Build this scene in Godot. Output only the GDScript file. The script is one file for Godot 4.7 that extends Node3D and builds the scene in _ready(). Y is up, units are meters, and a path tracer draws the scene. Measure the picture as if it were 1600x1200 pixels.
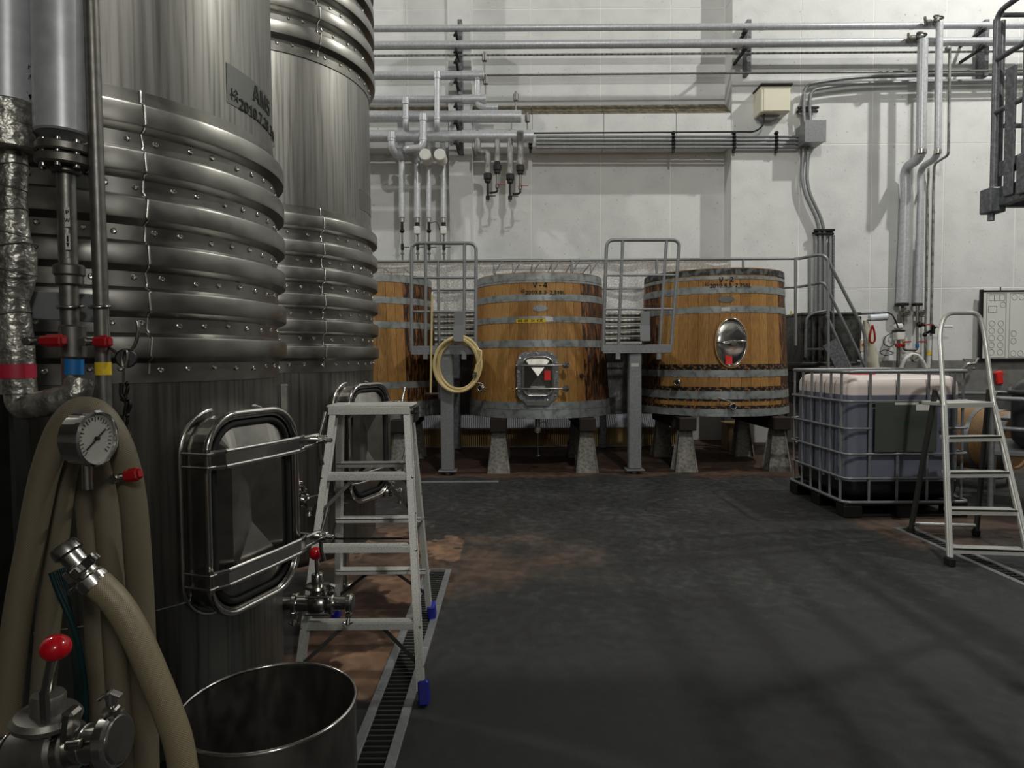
extends Node3D
# A winery hall: two stainless tanks on the left, three oak vats before the back wall, pipes above, a caged liquid container on the right.

const F := 1000.0          # focal length in pixels of a 1600 x 1200 picture
const EYE := 1.4
var cam_basis: Basis
var M := {}
var rng := RandomNumberGenerator.new()
var used := {}


class B:
	# collects triangles; every face is given with the normals of its outside and wound to suit
	var v := PackedVector3Array()
	var n := PackedVector3Array()
	var uv := PackedVector2Array()

	func tri(a: Vector3, b: Vector3, c: Vector3, na: Vector3, nb: Vector3, nc: Vector3, ua := Vector2.ZERO, ub := Vector2.ZERO, uc := Vector2.ZERO) -> void:
		if (b - a).cross(c - a).dot(na + nb + nc) > 0.0:
			v.append_array([a, c, b]); n.append_array([na, nc, nb]); uv.append_array([ua, uc, ub])
		else:
			v.append_array([a, b, c]); n.append_array([na, nb, nc]); uv.append_array([ua, ub, uc])

	func face(p: Array, out: Vector3) -> void:
		# a flat convex polygon that looks towards «out»; uv in metres
		var nn: Vector3 = Vector3.ZERO
		for i in range(1, p.size() - 1):
			nn = (p[i] - p[0]).cross(p[i + 1] - p[0])
			if nn.length_squared() > 1e-16: break
		nn = nn.normalized()
		if nn.dot(out) < 0.0: nn = -nn
		var ax := Vector3.UP.cross(nn)
		ax = Vector3.RIGHT if ax.length() < 0.1 else ax.normalized()
		var ay := nn.cross(ax)
		for i in range(1, p.size() - 1):
			var a: Vector3 = p[0]; var b: Vector3 = p[i]; var c: Vector3 = p[i + 1]
			tri(a, b, c, nn, nn, nn, Vector2(a.dot(ax), -a.dot(ay)), Vector2(b.dot(ax), -b.dot(ay)), Vector2(c.dot(ax), -c.dot(ay)))

	func box(c: Vector3, s: Vector3, bas := Basis(), bev := 0.0) -> B:
		var h := s * 0.5
		bev = minf(bev, minf(h.x, minf(h.y, h.z)) * 0.9)
		for ax in 3:
			var u := (ax + 1) % 3; var w := (ax + 2) % 3
			for sg in [-1.0, 1.0]:
				var q := []
				for k in [[-1, -1], [1, -1], [1, 1], [-1, 1]]:
					var p := Vector3.ZERO
					p[ax] = sg * h[ax]; p[u] = k[0] * (h[u] - bev); p[w] = k[1] * (h[w] - bev)
					q.append(c + bas * p)
				var o := Vector3.ZERO; o[ax] = sg
				face(q, bas * o)
				if bev > 0.0:
					for s2 in [-1.0, 1.0]:
						# the chamfer between +-ax and +-u
						var e := []
						for k in [[0, -1], [0, 1], [1, 1], [1, -1]]:
							var p := Vector3.ZERO
							p[ax] = sg * (h[ax] - (bev if k[0] else 0.0)); p[u] = s2 * (h[u] - (0.0 if k[0] else bev)); p[w] = k[1] * (h[w] - bev)
							e.append(c + bas * p)
						var o2 := Vector3.ZERO; o2[ax] = sg; o2[u] = s2
						face(e, bas * o2)
		if bev > 0.0:
			for x in [-1.0, 1.0]:
				for y in [-1.0, 1.0]:
					for z in [-1.0, 1.0]:
						face([c + bas * Vector3(x * h.x, y * (h.y - bev), z * (h.z - bev)), c + bas * Vector3(x * (h.x - bev), y * h.y, z * (h.z - bev)), c + bas * Vector3(x * (h.x - bev), y * (h.y - bev), z * h.z)], bas * Vector3(x, y, z))
		return self

	func beam(a: Vector3, b: Vector3, w: float, t: float, side := Vector3.RIGHT, bev := 0.0) -> B:
		# a bar from a to b, w wide along «side», t thick
		var y := (b - a).normalized()
		var x := (side - y * side.dot(y)).normalized()
		return box((a + b) * 0.5, Vector3(w, (b - a).length(), t), Basis(x, y, x.cross(y)), bev)

	func lathe(xf: Transform3D, prof: Array, seg := 24, a0 := 0.0, a1 := TAU, crease := 0.75) -> B:
		# profile of (radius, height) round the y axis of xf, outside to the right of its direction
		var dirs := []
		var run := [0.0]
		for i in prof.size() - 1:
			var d: Vector2 = prof[i + 1] - prof[i]
			run.append(run[i] + d.length())
			dirs.append(Vector2(d.y, -d.x).normalized() if d.length() > 1e-9 else Vector2.ZERO)
		for i in prof.size() - 1:
			if dirs[i] == Vector2.ZERO: continue
			var n0: Vector2 = dirs[i]; var n1: Vector2 = dirs[i]
			if i > 0 and dirs[i - 1].dot(dirs[i]) > crease: n0 = (dirs[i - 1] + dirs[i]).normalized()
			if i < dirs.size() - 1 and dirs[i + 1].dot(dirs[i]) > crease: n1 = (dirs[i + 1] + dirs[i]).normalized()
			var p: Vector2 = prof[i]; var q: Vector2 = prof[i + 1]
			var rr := maxf(p.x, q.x)
			for k in seg:
				var b0 := a0 + (a1 - a0) * k / seg; var b1 := a0 + (a1 - a0) * (k + 1) / seg
				var s0 := sin(b0); var c0 := cos(b0); var s1 := sin(b1); var c1 := cos(b1)
				var A := xf * Vector3(p.x * s0, p.y, p.x * c0); var Bb := xf * Vector3(p.x * s1, p.y, p.x * c1)
				var C := xf * Vector3(q.x * s1, q.y, q.x * c1); var D := xf * Vector3(q.x * s0, q.y, q.x * c0)
				var nA := xf.basis * Vector3(n0.x * s0, n0.y, n0.x * c0); var nB := xf.basis * Vector3(n0.x * s1, n0.y, n0.x * c1)
				var nC := xf.basis * Vector3(n1.x * s1, n1.y, n1.x * c1); var nD := xf.basis * Vector3(n1.x * s0, n1.y, n1.x * c0)
				var uA := Vector2(b0 * rr, -run[i]); var uB := Vector2(b1 * rr, -run[i]); var uC := Vector2(b1 * rr, -run[i + 1]); var uD := Vector2(b0 * rr, -run[i + 1])
				if p.x > 1e-6: tri(A, Bb, C, nA, nB, nC, uA, uB, uC)
				if q.x > 1e-6: tri(A, C, D, nA, nC, nD, uA, uC, uD)
		return self

	func cyl(a: Vector3, b: Vector3, r: float, seg := 16, bev := 0.0, r2 := -1.0) -> B:
		var l := (b - a).length()
		if r2 < 0.0: r2 = r
		bev = minf(bev, minf(l * 0.4, r * 0.5))
		var prof := [Vector2(0, 0), Vector2(r, 0), Vector2(r2, l), Vector2(0, l)]
		if bev > 0.0: prof = [Vector2(0, 0), Vector2(r - bev, 0), Vector2(r, bev), Vector2(r2, l - bev), Vector2(r2 - bev, l), Vector2(0, l)]
		return lathe(Transform3D(B.along(b - a), a), prof, seg)

	static func along(d: Vector3) -> Basis:
		var y := d.normalized()
		var x := (Vector3.RIGHT if absf(y.x) < 0.8 else Vector3.BACK).cross(y).normalized()
		return Basis(x, y, x.cross(y))

	func ball(c: Vector3, r: float, seg := 16, sy := 1.0, bas := Basis()) -> B:
		var prof := []
		var k := maxi(6, seg / 2)
		for i in k + 1:
			var t := -PI / 2 + PI * i / k
			prof.append(Vector2(maxf(0.0, r * cos(t)), r * sy * sin(t)))
		return lathe(Transform3D(bas, c), prof, seg, 0.0, TAU, -1.0)

	func ring(c: Vector3, bas: Basis, rad: float, r: float, seg := 32, sides := 8) -> B:
		# a torus round the y axis of bas
		var pts := []
		for i in seg: pts.append(c + bas * Vector3(sin(TAU * i / seg) * rad, 0, cos(TAU * i / seg) * rad))
		return tube(pts, r, sides, true)

	func tube(pts: Array, r, sides := 10, closed := false, caps := true) -> B:
		var m := pts.size()
		var tg := []
		for i in m:
			var a: Vector3 = pts[(i - 1 + m) % m] if closed or i > 0 else pts[i]
			var b: Vector3 = pts[(i + 1) % m] if closed or i < m - 1 else pts[i]
			tg.append((b - a).normalized())
		var x: Vector3 = (Vector3.UP if absf(tg[0].y) < 0.9 else Vector3.RIGHT).cross(tg[0]).normalized()
		var fr := []
		for i in m:
			x = (x - tg[i] * x.dot(tg[i])).normalized()
			fr.append([x, tg[i].cross(x)])
		var run := 0.0
		var twist := 0.0
		if closed:   # spread the leftover twist
			var y: Vector3 = (x - tg[0] * x.dot(tg[0])).normalized()
			twist = atan2(y.dot(fr[0][1]), y.dot(fr[0][0]))
		var rings := []
		var lens := []
		for i in m + (1 if closed else 0):
			var j := i % m
			if i > 0: run += (pts[j] - pts[(i - 1) % m]).length()
			lens.append(run)
			var rr: float = r[j] if r is Array else r
			var ps := []
			for k in sides + 1:
				var a := TAU * k / sides - twist * float(i) / m * (1.0 if closed else 0.0)
				if i == m: a = TAU * k / sides
				var d: Vector3 = fr[j][0] * cos(a) + fr[j][1] * sin(a)
				ps.append([pts[j] + d * rr, d, rr])
			rings.append(ps)
		for i in rings.size() - 1:
			for k in sides:
				var A: Array = rings[i][k]; var Bq: Array = rings[i][k + 1]; var C: Array = rings[i + 1][k + 1]; var D: Array = rings[i + 1][k]
				var u0: float = TAU * A[2] * k / sides; var u1: float = TAU * A[2] * (k + 1) / sides
				tri(A[0], Bq[0], C[0], A[1], Bq[1], C[1], Vector2(u0, lens[i]), Vector2(u1, lens[i]), Vector2(u1, lens[i + 1]))
				tri(A[0], C[0], D[0], A[1], C[1], D[1], Vector2(u0, lens[i]), Vector2(u1, lens[i + 1]), Vector2(u0, lens[i + 1]))
		if caps and not closed:
			for e in [0, m - 1]:
				var q := []
				for k in sides: q.append(rings[e][k][0])
				face(q, -tg[0] if e == 0 else tg[m - 1])
		return self

	func prism(poly: PackedVector2Array, xf: Transform3D, depth: float, hole := PackedVector2Array()) -> B:
		# the outline in the xy plane of xf, swept along its z from 0 to depth; hole: a second outline with as many points
		var z0 := xf.basis.z
		if hole.size() == poly.size():
			for i in poly.size():
				var j := (i + 1) % poly.size()
				for z in [0.0, depth]:
					face([xf * Vector3(poly[i].x, poly[i].y, z), xf * Vector3(poly[j].x, poly[j].y, z), xf * Vector3(hole[j].x, hole[j].y, z), xf * Vector3(hole[i].x, hole[i].y, z)], z0 if z > 0 else -z0)
		else:
			var t := Geometry2D.triangulate_polygon(poly)
			for i in range(0, t.size(), 3):
				for z in [0.0, depth]:
					var q := []
					for k in 3: q.append(xf * Vector3(poly[t[i + k]].x, poly[t[i + k]].y, z))
					face(q, z0 if z > 0 else -z0)
		for loop in [poly, hole]:
			if loop.size() < 3 or (loop == hole and hole.size() != poly.size()): continue
			var cw := Geometry2D.is_polygon_clockwise(loop)
			for i in loop.size():
				var a: Vector2 = loop[i]; var b: Vector2 = loop[(i + 1) % loop.size()]
				var o := Vector2(b.y - a.y, a.x - b.x) * (-1.0 if cw else 1.0) * (-1.0 if loop == hole else 1.0)
				if o.length() < 1e-9: continue
				face([xf * Vector3(a.x, a.y, 0), xf * Vector3(b.x, b.y, 0), xf * Vector3(b.x, b.y, depth), xf * Vector3(a.x, a.y, depth)], xf.basis * Vector3(o.x, o.y, 0))
		return self

	func add(o: B, xf := Transform3D()) -> B:
		for i in o.v.size():
			v.append(xf * o.v[i]); n.append((xf.basis * o.n[i]).normalized()); uv.append(o.uv[i])
		return self

	func mesh(shift := Vector3.ZERO) -> ArrayMesh:
		var m := ArrayMesh.new()
		var a := []
		a.resize(Mesh.ARRAY_MAX)
		var w := v.duplicate()
		if shift != Vector3.ZERO:
			for i in w.size(): w[i] -= shift
		a[Mesh.ARRAY_VERTEX] = w; a[Mesh.ARRAY_NORMAL] = n; a[Mesh.ARRAY_TEX_UV] = uv
		if w.size(): m.add_surface_from_arrays(Mesh.PRIMITIVE_TRIANGLES, a)
		return m


func at(px: float, py: float, depth: float) -> Vector3:
	# the point «depth» metres in front of the camera (along the hall) that the photograph shows at that pixel
	var d := cam_basis * Vector3((px - 800.0) / F, (600.0 - py) / F, -1.0)
	return Vector3(0, EYE, 0) + d * (depth / -d.z)


func floor_at(px: float, py: float, y := 0.0) -> Vector3:
	var d := cam_basis * Vector3((px - 800.0) / F, (600.0 - py) / F, -1.0)
	return Vector3(0, EYE, 0) + d * ((y - EYE) / d.y)


func fillet(pts: Array, rad: float, k := 6) -> Array:
	# rounds the inner corners of a polyline
	var out := [pts[0]]
	for i in range(1, pts.size() - 1):
		var p: Vector3 = pts[i]
		var a: Vector3 = pts[i - 1] - p; var b: Vector3 = pts[i + 1] - p
		var r := minf(rad, minf(a.length(), b.length()) * 0.49)
		var p0 := p + a.normalized() * r; var p1 := p + b.normalized() * r
		for j in k + 1:
			var t := float(j) / k
			out.append(p0 * (1 - t) * (1 - t) + p * 2 * t * (1 - t) + p1 * t * t)
	out.append(pts[-1])
	return out


func smooth(pts: Array, k := 8) -> Array:
	var out := []
	for i in pts.size() - 1:
		var p0: Vector3 = pts[maxi(i - 1, 0)]; var p1: Vector3 = pts[i]; var p2: Vector3 = pts[i + 1]; var p3: Vector3 = pts[mini(i + 2, pts.size() - 1)]
		for j in k: out.append(p1.cubic_interpolate(p2, p0, p3, float(j) / k))
	out.append(pts[-1])
	return out


func round_rect(w: float, h: float, r: float, k := 6) -> PackedVector2Array:
	var p := PackedVector2Array()
	for c in 4:
		var o := Vector2([1, -1, -1, 1][c] * (w / 2 - r), [1, 1, -1, -1][c] * (h / 2 - r))
		for j in k + 1:
			var a := PI / 2 * (c + float(j) / k)
			p.append(o + Vector2(cos(a), sin(a)) * r)
	return p


func ellipse(w: float, h: float, k := 32) -> PackedVector2Array:
	var p := PackedVector2Array()
	for j in k: p.append(Vector2(cos(TAU * j / k) * w / 2, sin(TAU * j / k) * h / 2))
	return p


func numbered(called: String) -> String:
	var k: int = used.get(called, 0)
	used[called] = k + 1
	return called if k == 0 else "%s_%03d" % [called, k]


func thing(called: String, label: String, category: String, base := Vector3.ZERO, group := "") -> Node3D:
	var o := Node3D.new()
	o.name = numbered(called)
	o.position = base
	add_child(o)
	return tag(o, label, category, group)


func tag(o: Node3D, label: String, category: String, group := "") -> Node3D:
	o.set_meta("label", label); o.set_meta("category", category)
	if group: o.set_meta("group", group)
	return o


func part(o: Node3D, called: String, b: B, m: Material, label := "") -> MeshInstance3D:
	# b is in the axes of the world; the part keeps its thing's place
	var base := Vector3.ZERO
	var q: Node = o
	while q is Node3D and q != self:
		base += q.position; q = q.get_parent()
	return put(o, called, b.mesh(base), m, label)


func put(o: Node3D, called: String, mesh: Mesh, m: Material, label := "") -> MeshInstance3D:
	var x := MeshInstance3D.new()
	var k: int = o.get_meta("n_" + called, 0)
	o.set_meta("n_" + called, k + 1)
	x.name = called if k == 0 else "%s_%03d" % [called, k]
	x.mesh = mesh; x.material_override = m
	if label: x.set_meta("label", label)
	o.add_child(x, true)
	return x


func solo(called: String, b: B, m: Material, label: String, category: String, group := "", base := Vector3.ZERO) -> MeshInstance3D:
	var x := MeshInstance3D.new()
	x.name = numbered(called); x.mesh = b.mesh(base); x.material_override = m; x.position = base
	add_child(x)
	tag(x, label, category, group)
	return x


func struct(called: String, b: B, m: Material) -> MeshInstance3D:
	var x := MeshInstance3D.new()
	x.name = numbered(called); x.mesh = b.mesh(); x.material_override = m
	add_child(x)
	x.set_meta("kind", "structure")
	return x


func stuff(x: Node3D) -> Node3D:
	x.set_meta("kind", "stuff")
	return x


func words(text: String, size: float, depth := 0.001, from_left := false) -> B:
	# flat lettering, «size» metres high, centred on the origin or starting there
	var t := TextMesh.new()
	var f := SystemFont.new()
	f.font_names = PackedStringArray(["Droid Sans"])
	f.font_weight = 700
	t.font = f; t.text = text; t.font_size = 64; t.pixel_size = size / 46.0; t.depth = depth; t.curve_step = 3.0
	var a := t.get_mesh_arrays()
	var b := B.new()
	var vs: PackedVector3Array = a[Mesh.ARRAY_VERTEX]; var ns: PackedVector3Array = a[Mesh.ARRAY_NORMAL]
	var ix: PackedInt32Array = a[Mesh.ARRAY_INDEX]
	if from_left:
		var lo := 1e9
		for p in vs: lo = minf(lo, p.x)
		for i in vs.size(): vs[i].x -= lo
	for i in range(0, ix.size(), 3):
		b.tri(vs[ix[i]], vs[ix[i + 1]], vs[ix[i + 2]], ns[ix[i]], ns[ix[i + 1]], ns[ix[i + 2]])
	return b


func inspected(size: float) -> B:
	# the character for «inspected», in strokes
	var b := B.new()
	var s := size / 10.0
	for k in [[0, 7, 4, 7], [2, 10, 2, 0], [2, 6.5, 0, 3], [2, 6.5, 4, 4], [7, 10, 4.4, 7], [7, 10, 9.8, 7], [5.8, 7, 8.4, 7], [5, 5.4, 9.2, 5.4], [5, 5.4, 5, 3.2], [9.2, 5.4, 9.2, 3.2], [5, 3.2, 9.2, 3.2], [7.1, 7, 7.1, 3.2], [7.1, 3.2, 4.6, 0], [7.1, 3.2, 9.8, 0]]:
		b.beam(Vector3(k[0] - 5, k[1] - 5, 0) * s, Vector3(k[2] - 5, k[3] - 5, 0) * s, s * 0.8, 0.001)
	return b


func bent(b: B, r: float, ang: float, y: float, centre: Vector3, lean := 0.0) -> B:
	# wraps flat work (x right, y up, z out) round a vertical cylinder; lean: how much the radius falls per metre of height
	var o := B.new()
	for i in b.v.size():
		var p := b.v[i]
		var a := ang + p.x / r
		var rr := r + p.z - lean * p.y
		o.v.append(centre + Vector3(sin(a) * rr, y + p.y, cos(a) * rr))
		var q := b.n[i]
		o.n.append(Vector3(cos(a) * q.x + sin(a) * q.z, q.y, -sin(a) * q.x + cos(a) * q.z))
		o.uv.append(b.uv[i])
	return o


func noise(freq: float, stops: Array, size := 256, octaves := 4, seed_ := 1, kind := FastNoiseLite.TYPE_SIMPLEX) -> NoiseTexture2D:
	# stops: [offset, colour or grey, ...]
	var f := FastNoiseLite.new()
	f.seed = seed_; f.frequency = freq; f.fractal_octaves = octaves; f.noise_type = kind
	var g := Gradient.new()
	var os := PackedFloat32Array(); var cs := PackedColorArray()
	for i in range(0, stops.size(), 2):
		os.append(stops[i])
		var c = stops[i + 1]
		cs.append(c if c is Color else Color(c, c, c))
	g.offsets = os; g.colors = cs
	var t := NoiseTexture2D.new()
	t.width = size; t.height = size; t.seamless = true; t.noise = f; t.color_ramp = g
	return t


func mat(color: Color, rough: float, metal := 0.0, spec := 0.5) -> StandardMaterial3D:
	var m := StandardMaterial3D.new()
	m.albedo_color = color; m.roughness = rough; m.metallic = metal; m.metallic_specular = spec
	return m


func lines(m: StandardMaterial3D, tex: Texture2D, scale: Vector3, rough_tex: Texture2D = null, bump: Texture2D = null, relief := 0.0, world := false, tri := false) -> StandardMaterial3D:
	m.albedo_texture = tex
	m.uv1_scale = scale
	if rough_tex: m.roughness_texture = rough_tex
	if bump:
		m.heightmap_enabled = true; m.heightmap_texture = bump; m.heightmap_scale = relief
	if tri or world:
		m.uv1_triplanar = true; m.uv1_world_triplanar = world
	return m


func _ready() -> void:
	rng.seed = 7
	cam_basis = Basis.from_euler(Vector3(deg_to_rad(-2.3), 0, 0)) * Basis(Vector3.BACK, deg_to_rad(-0.4))
	var cam := Camera3D.new()
	cam.name = "camera"
	cam.fov = rad_to_deg(2.0 * atan(600.0 / F))
	cam.transform = Transform3D(cam_basis, Vector3(0, EYE, 0))
	cam.near = 0.05
	add_child(cam)
	var env := Environment.new()
	env.background_mode = Environment.BG_COLOR
	env.background_color = Color(0.02, 0.02, 0.02)
	env.ambient_light_source = Environment.AMBIENT_SOURCE_DISABLED
	env.tonemap_mode = Environment.TONE_MAPPER_LINEAR
	env.tonemap_exposure = 1.0
	env.sdfgi_enabled = true; env.ssao_enabled = true; env.ssil_enabled = true
	var we := WorldEnvironment.new()
	we.name = "surroundings"; we.environment = env
	add_child(we)
	materials()
	# unseen high bay lamps: two to light the back wall, one the vat fronts
	lamp(Vector3(8.6, 10.4, -6.0), 43.0)
	lamp(Vector3(-7.6, 10.4, -6.0), 28.0)
	lamp(Vector3(1.8, 8.6, 1.5), 33.0)
	# unseen softer lamp behind the camera, placed to light the area below the vats
	lamp(Vector3(1.4, 3.4, 2.4), 5.0, 0.3, 4.0)
	room()
	floors()
	tank(Vector3(-1.49, 0, -2.30), 0.2, 0)
	tank(Vector3(-1.43, 0, -3.72), 0.36, 1)
	vats()
	behind_vats()
	bridges()
	header_pipes()
	wall_fittings()
	right_side()
	liquid_tote()
	left_ladder()
	right_ladder()
	near_pipes()
	hoses()
	drum_and_valve()


func lamp(p: Vector3, power: float, soft := 0.12, top := 11.52) -> void:
	var o := Node3D.new()
	o.name = numbered("ceiling_lamp"); o.position = p  # hangs out of view, placed for what it lights
	add_child(o)
	o.set_meta("kind", "structure")
	part(o, "lamp_shade", B.new().lathe(Transform3D(Basis(), p), [Vector2(0.2, -0.02), Vector2(0.21, 0.0), Vector2(0.12, 0.2), Vector2(0.06, 0.32), Vector2(0.0, 0.34)], 24), M.grey_paint)
	part(o, "lamp_disc", B.new().lathe(Transform3D(Basis(), p), [Vector2(0.0, -0.03), Vector2(0.17, -0.03), Vector2(0.18, -0.01), Vector2(0.0, 0.0)], 24), M.lamp)
	part(o, "lamp_rod", B.new().cyl(p + Vector3(0, 0.33, 0), Vector3(p.x, top, p.z), 0.012, 8), M.grey_paint)
	var l := OmniLight3D.new()
	l.name = numbered("unseen_ceiling_lamp_light")
	l.position = p + Vector3(0, -0.1, 0)
	l.light_color = Color(1.0, 0.995, 0.97)
	l.light_energy = power; l.omni_range = 40.0; l.omni_attenuation = 2.0; l.light_size = soft; l.shadow_enabled = true
	add_child(l)


func materials() -> void:
	var grain := noise(0.02, [0.0, 0.0, 1.0, 1.0], 256, 4, 3)
	var streak := noise(0.03, [0.0, 0.7, 0.3, 0.88, 0.5, 0.97, 1.0, 1.0], 512, 5, 11)
	var rough := noise(0.03, [0.0, 0.7, 0.5, 0.85, 1.0, 1.0], 256, 4, 5)
	var soft := noise(0.012, [0.0, 0.82, 0.5, 0.95, 1.0, 1.0], 256, 5, 8)
	var smudge := noise(0.012, [0.0, 0.55, 0.4, 0.8, 0.7, 1.0, 1.0, 1.0], 256, 5, 7)
	M.tank = lines(mat(Color(0.53, 0.525, 0.505), 0.5, 1.0), streak, Vector3(2.4, 0.07, 1), rough)
	M.jacket = lines(mat(Color(0.55, 0.545, 0.525), 0.4, 1.0), soft, Vector3(1.2, 1.5, 1), rough)
	M.weld = mat(Color(0.8, 0.79, 0.77), 0.25, 1.0)
	M.plate = mat(Color(0.42, 0.42, 0.41), 0.55, 0.8)
	M.steel = lines(mat(Color(0.7, 0.69, 0.67), 0.26, 1.0), soft, Vector3(3, 3, 3), rough, null, 0, false, true)
	M.chrome = mat(Color(0.78, 0.77, 0.76), 0.14, 1.0)
	M.dull = lines(mat(Color(0.5, 0.49, 0.47), 0.5, 0.8), soft, Vector3(6, 6, 6), rough, null, 0, false, true)
	M.galv = lines(mat(Color(0.58, 0.59, 0.6), 0.5, 0.45), noise(0.05, [0.0, 0.85, 0.5, 0.93, 1.0, 1.0], 256, 3, 9, FastNoiseLite.TYPE_CELLULAR), Vector3(2.5, 2.5, 2.5), rough, null, 0, false, true)
	M.galv_dark = lines(mat(Color(0.5, 0.51, 0.53), 0.5, 0.3), noise(0.02, [0.0, 0.7, 0.5, 0.86, 0.8, 1.0, 1.0, 1.0], 256, 4, 19), Vector3(3, 3, 3), rough, null, 0, false, true)
	M.alu = lines(mat(Color(0.84, 0.84, 0.82), 0.4, 0.35), streak, Vector3(8, 8, 8), rough, null, 0, false, true)
	M.jacketing = lines(mat(Color(0.8, 0.81, 0.83), 0.38, 0.25), noise(0.02, [0.0, 0.86, 1.0, 1.0], 256, 4, 21), Vector3(3, 3, 3), null, null, 0, false, true)
	M.jacket_old = lines(mat(Color(0.62, 0.62, 0.61), 0.5, 0.45), smudge, Vector3(4, 1.5, 4), null, null, 0, false, true)
	M.foil = lines(mat(Color(0.7, 0.69, 0.66), 0.36, 0.75), smudge, Vector3(5, 5, 5), null, noise(0.03, [0.0, 0.0, 1.0, 1.0], 256, 3, 31), 0.3, false, true)
	M.bubble = lines(mat(Color(0.88, 0.88, 0.87), 0.3, 0.2), noise(0.02, [0.0, 0.8, 1.0, 1.0], 256, 3, 33), Vector3(4, 4, 4), null, noise(0.06, [0.0, 0.0, 1.0, 1.0], 256, 3, 35, FastNoiseLite.TYPE_CELLULAR), 0.7, false, true)
	M.wall = lines(mat(Color(0.855, 0.858, 0.855), 0.85), noise(0.008, [0.0, 0.95, 0.3, 0.98, 0.6, 1.0, 1.0, 1.0], 512, 6, 41), Vector3(0.35, 0.35, 0.35), null, noise(0.2, [0.0, 0.0, 1.0, 1.0], 256, 3, 42), 0.15, true)
	M.wall.detail_enabled = true
	M.wall.detail_blend_mode = BaseMaterial3D.BLEND_MODE_MUL
	M.wall.detail_albedo = noise(0.03, [0.0, Color(0.62, 0.58, 0.5), 0.08, Color(0.9, 0.89, 0.85), 0.13, Color(1, 1, 1), 1.0, Color(1, 1, 1)], 512, 5, 43)
	M.wall_plain = mat(Color(0.6, 0.6, 0.58), 0.9)
	M.ceiling = mat(Color(0.3, 0.3, 0.3), 0.9)
	M.joint = mat(Color(0.95, 0.95, 0.92), 0.8)
	M.dado = lines(mat(Color(0.5, 0.5, 0.49), 0.6), noise(0.02, [0.0, 0.85, 1.0, 1.0], 256, 4, 44), Vector3(1, 1, 1), null, null, 0, true)
	M.dirt = lines(mat(Color(0.5, 0.46, 0.39), 0.95), noise(0.03, [0.0, 0.5, 0.5, 0.8, 1.0, 1.3], 256, 5, 45), Vector3(1, 1, 1), null, null, 0, true)
	var wood := noise(0.035, [0.0, Color(0.52, 0.5, 0.46), 0.35, Color(0.82, 0.8, 0.76), 0.6, Color(1, 1, 1), 1.0, Color(0.95, 0.9, 0.85)], 512, 5, 51)
	for i in 5:
		var c: Color = [Color(0.65, 0.475, 0.245), Color(0.68, 0.5, 0.265), Color(0.61, 0.44, 0.22), Color(0.7, 0.53, 0.29), Color(0.65, 0.485, 0.255)][i]
		M["oak%d" % i] = lines(mat(c, 0.6), wood, Vector3(7.0, 0.3, 7.0), null, grain, 0.12, false, true)
		M["oak%d" % i].uv1_offset = Vector3(0.37 * i, 0.21 * i, 0.11 * i)
	M.hoop = lines(mat(Color(0.58, 0.6, 0.6), 0.55, 0.35), noise(0.012, [0.0, 0.6, 0.3, 0.85, 0.55, 0.97, 1.0, 1.0], 512, 5, 52), Vector3(1.1, 1.1, 1), rough)
	M.rust_hoop = lines(mat(Color(0.4, 0.41, 0.41), 0.7, 0.4), noise(0.012, [0.0, 0.25, 0.4, 0.55, 0.65, 0.95, 1.0, 1.0], 512, 5, 53), Vector3(1.4, 1.4, 1), rough)
	M.concrete = lines(mat(Color(0.6, 0.59, 0.56), 0.9), noise(0.03, [0.0, 0.6, 0.4, 0.85, 1.0, 1.0], 256, 5, 54), Vector3(2, 2, 2), null, grain, 0.2, false, true)
	M.dark_wood = mat(Color(0.14, 0.1, 0.075), 0.85)
	M.black = mat(Color(0.03, 0.03, 0.03), 0.5)
	M.ink = mat(Color(0.05, 0.045, 0.04), 0.8)
	M.ink_soft = mat(Color(0.13, 0.09, 0.06), 0.8)
	M.iron = lines(mat(Color(0.09, 0.09, 0.09), 0.5, 0.3), smudge, Vector3(3, 3, 3), null, null, 0, false, true)
	M.rubber = mat(Color(0.05, 0.05, 0.05), 0.75)
	M.red = mat(Color(0.62, 0.07, 0.1), 0.32)
	M.red_ball = mat(Color(0.66, 0.05, 0.1), 0.14)
	M.red_tape = mat(Color(0.68, 0.13, 0.24), 0.45)
	M.red_label = mat(Color(0.86, 0.16, 0.13), 0.6)
	M.orange = mat(Color(0.8, 0.28, 0.12), 0.5)
	M.blue = mat(Color(0.06, 0.1, 0.5), 0.45)
	M.blue_tape = mat(Color(0.1, 0.42, 0.68), 0.45)
	M.yellow = mat(Color(0.85, 0.72, 0.12), 0.5)
	M.green = mat(Color(0.1, 0.35, 0.16), 0.5)
	M.white = mat(Color(0.86, 0.86, 0.84), 0.5)
	M.paper = mat(Color(0.8, 0.8, 0.78), 0.8)
	M.cream = mat(Color(0.87, 0.85, 0.77), 0.5)
	M.grey_paint = mat(Color(0.47, 0.48, 0.49), 0.5)
	M.dial = mat(Color(0.58, 0.58, 0.55), 0.5)
	# braided hose: a fine diamond weave under a clear skin
	var im := Image.create(64, 64, false, Image.FORMAT_RGB8)
	for y in 64:
		for x in 64:
			var a := absf(fposmod((x + y) / 64.0 * 2.0, 1.0) - 0.5) * 2.0
			var b := absf(fposmod((x - y) / 64.0 * 2.0, 1.0) - 0.5) * 2.0
			var g := 0.72 + 0.28 * smoothstep(0.15, 0.6, minf(a, b))
			im.set_pixel(x, y, Color(g, g, g))
	var weave := ImageTexture.create_from_image(im)
	M.hose = lines(mat(Color(0.58, 0.53, 0.42), 0.42), weave, Vector3(105, 105, 1), null, weave, 0.06)
	M.hose_old = lines(mat(Color(0.5, 0.46, 0.38), 0.5), weave, Vector3(105, 105, 1), null, weave, 0.08)
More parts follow.
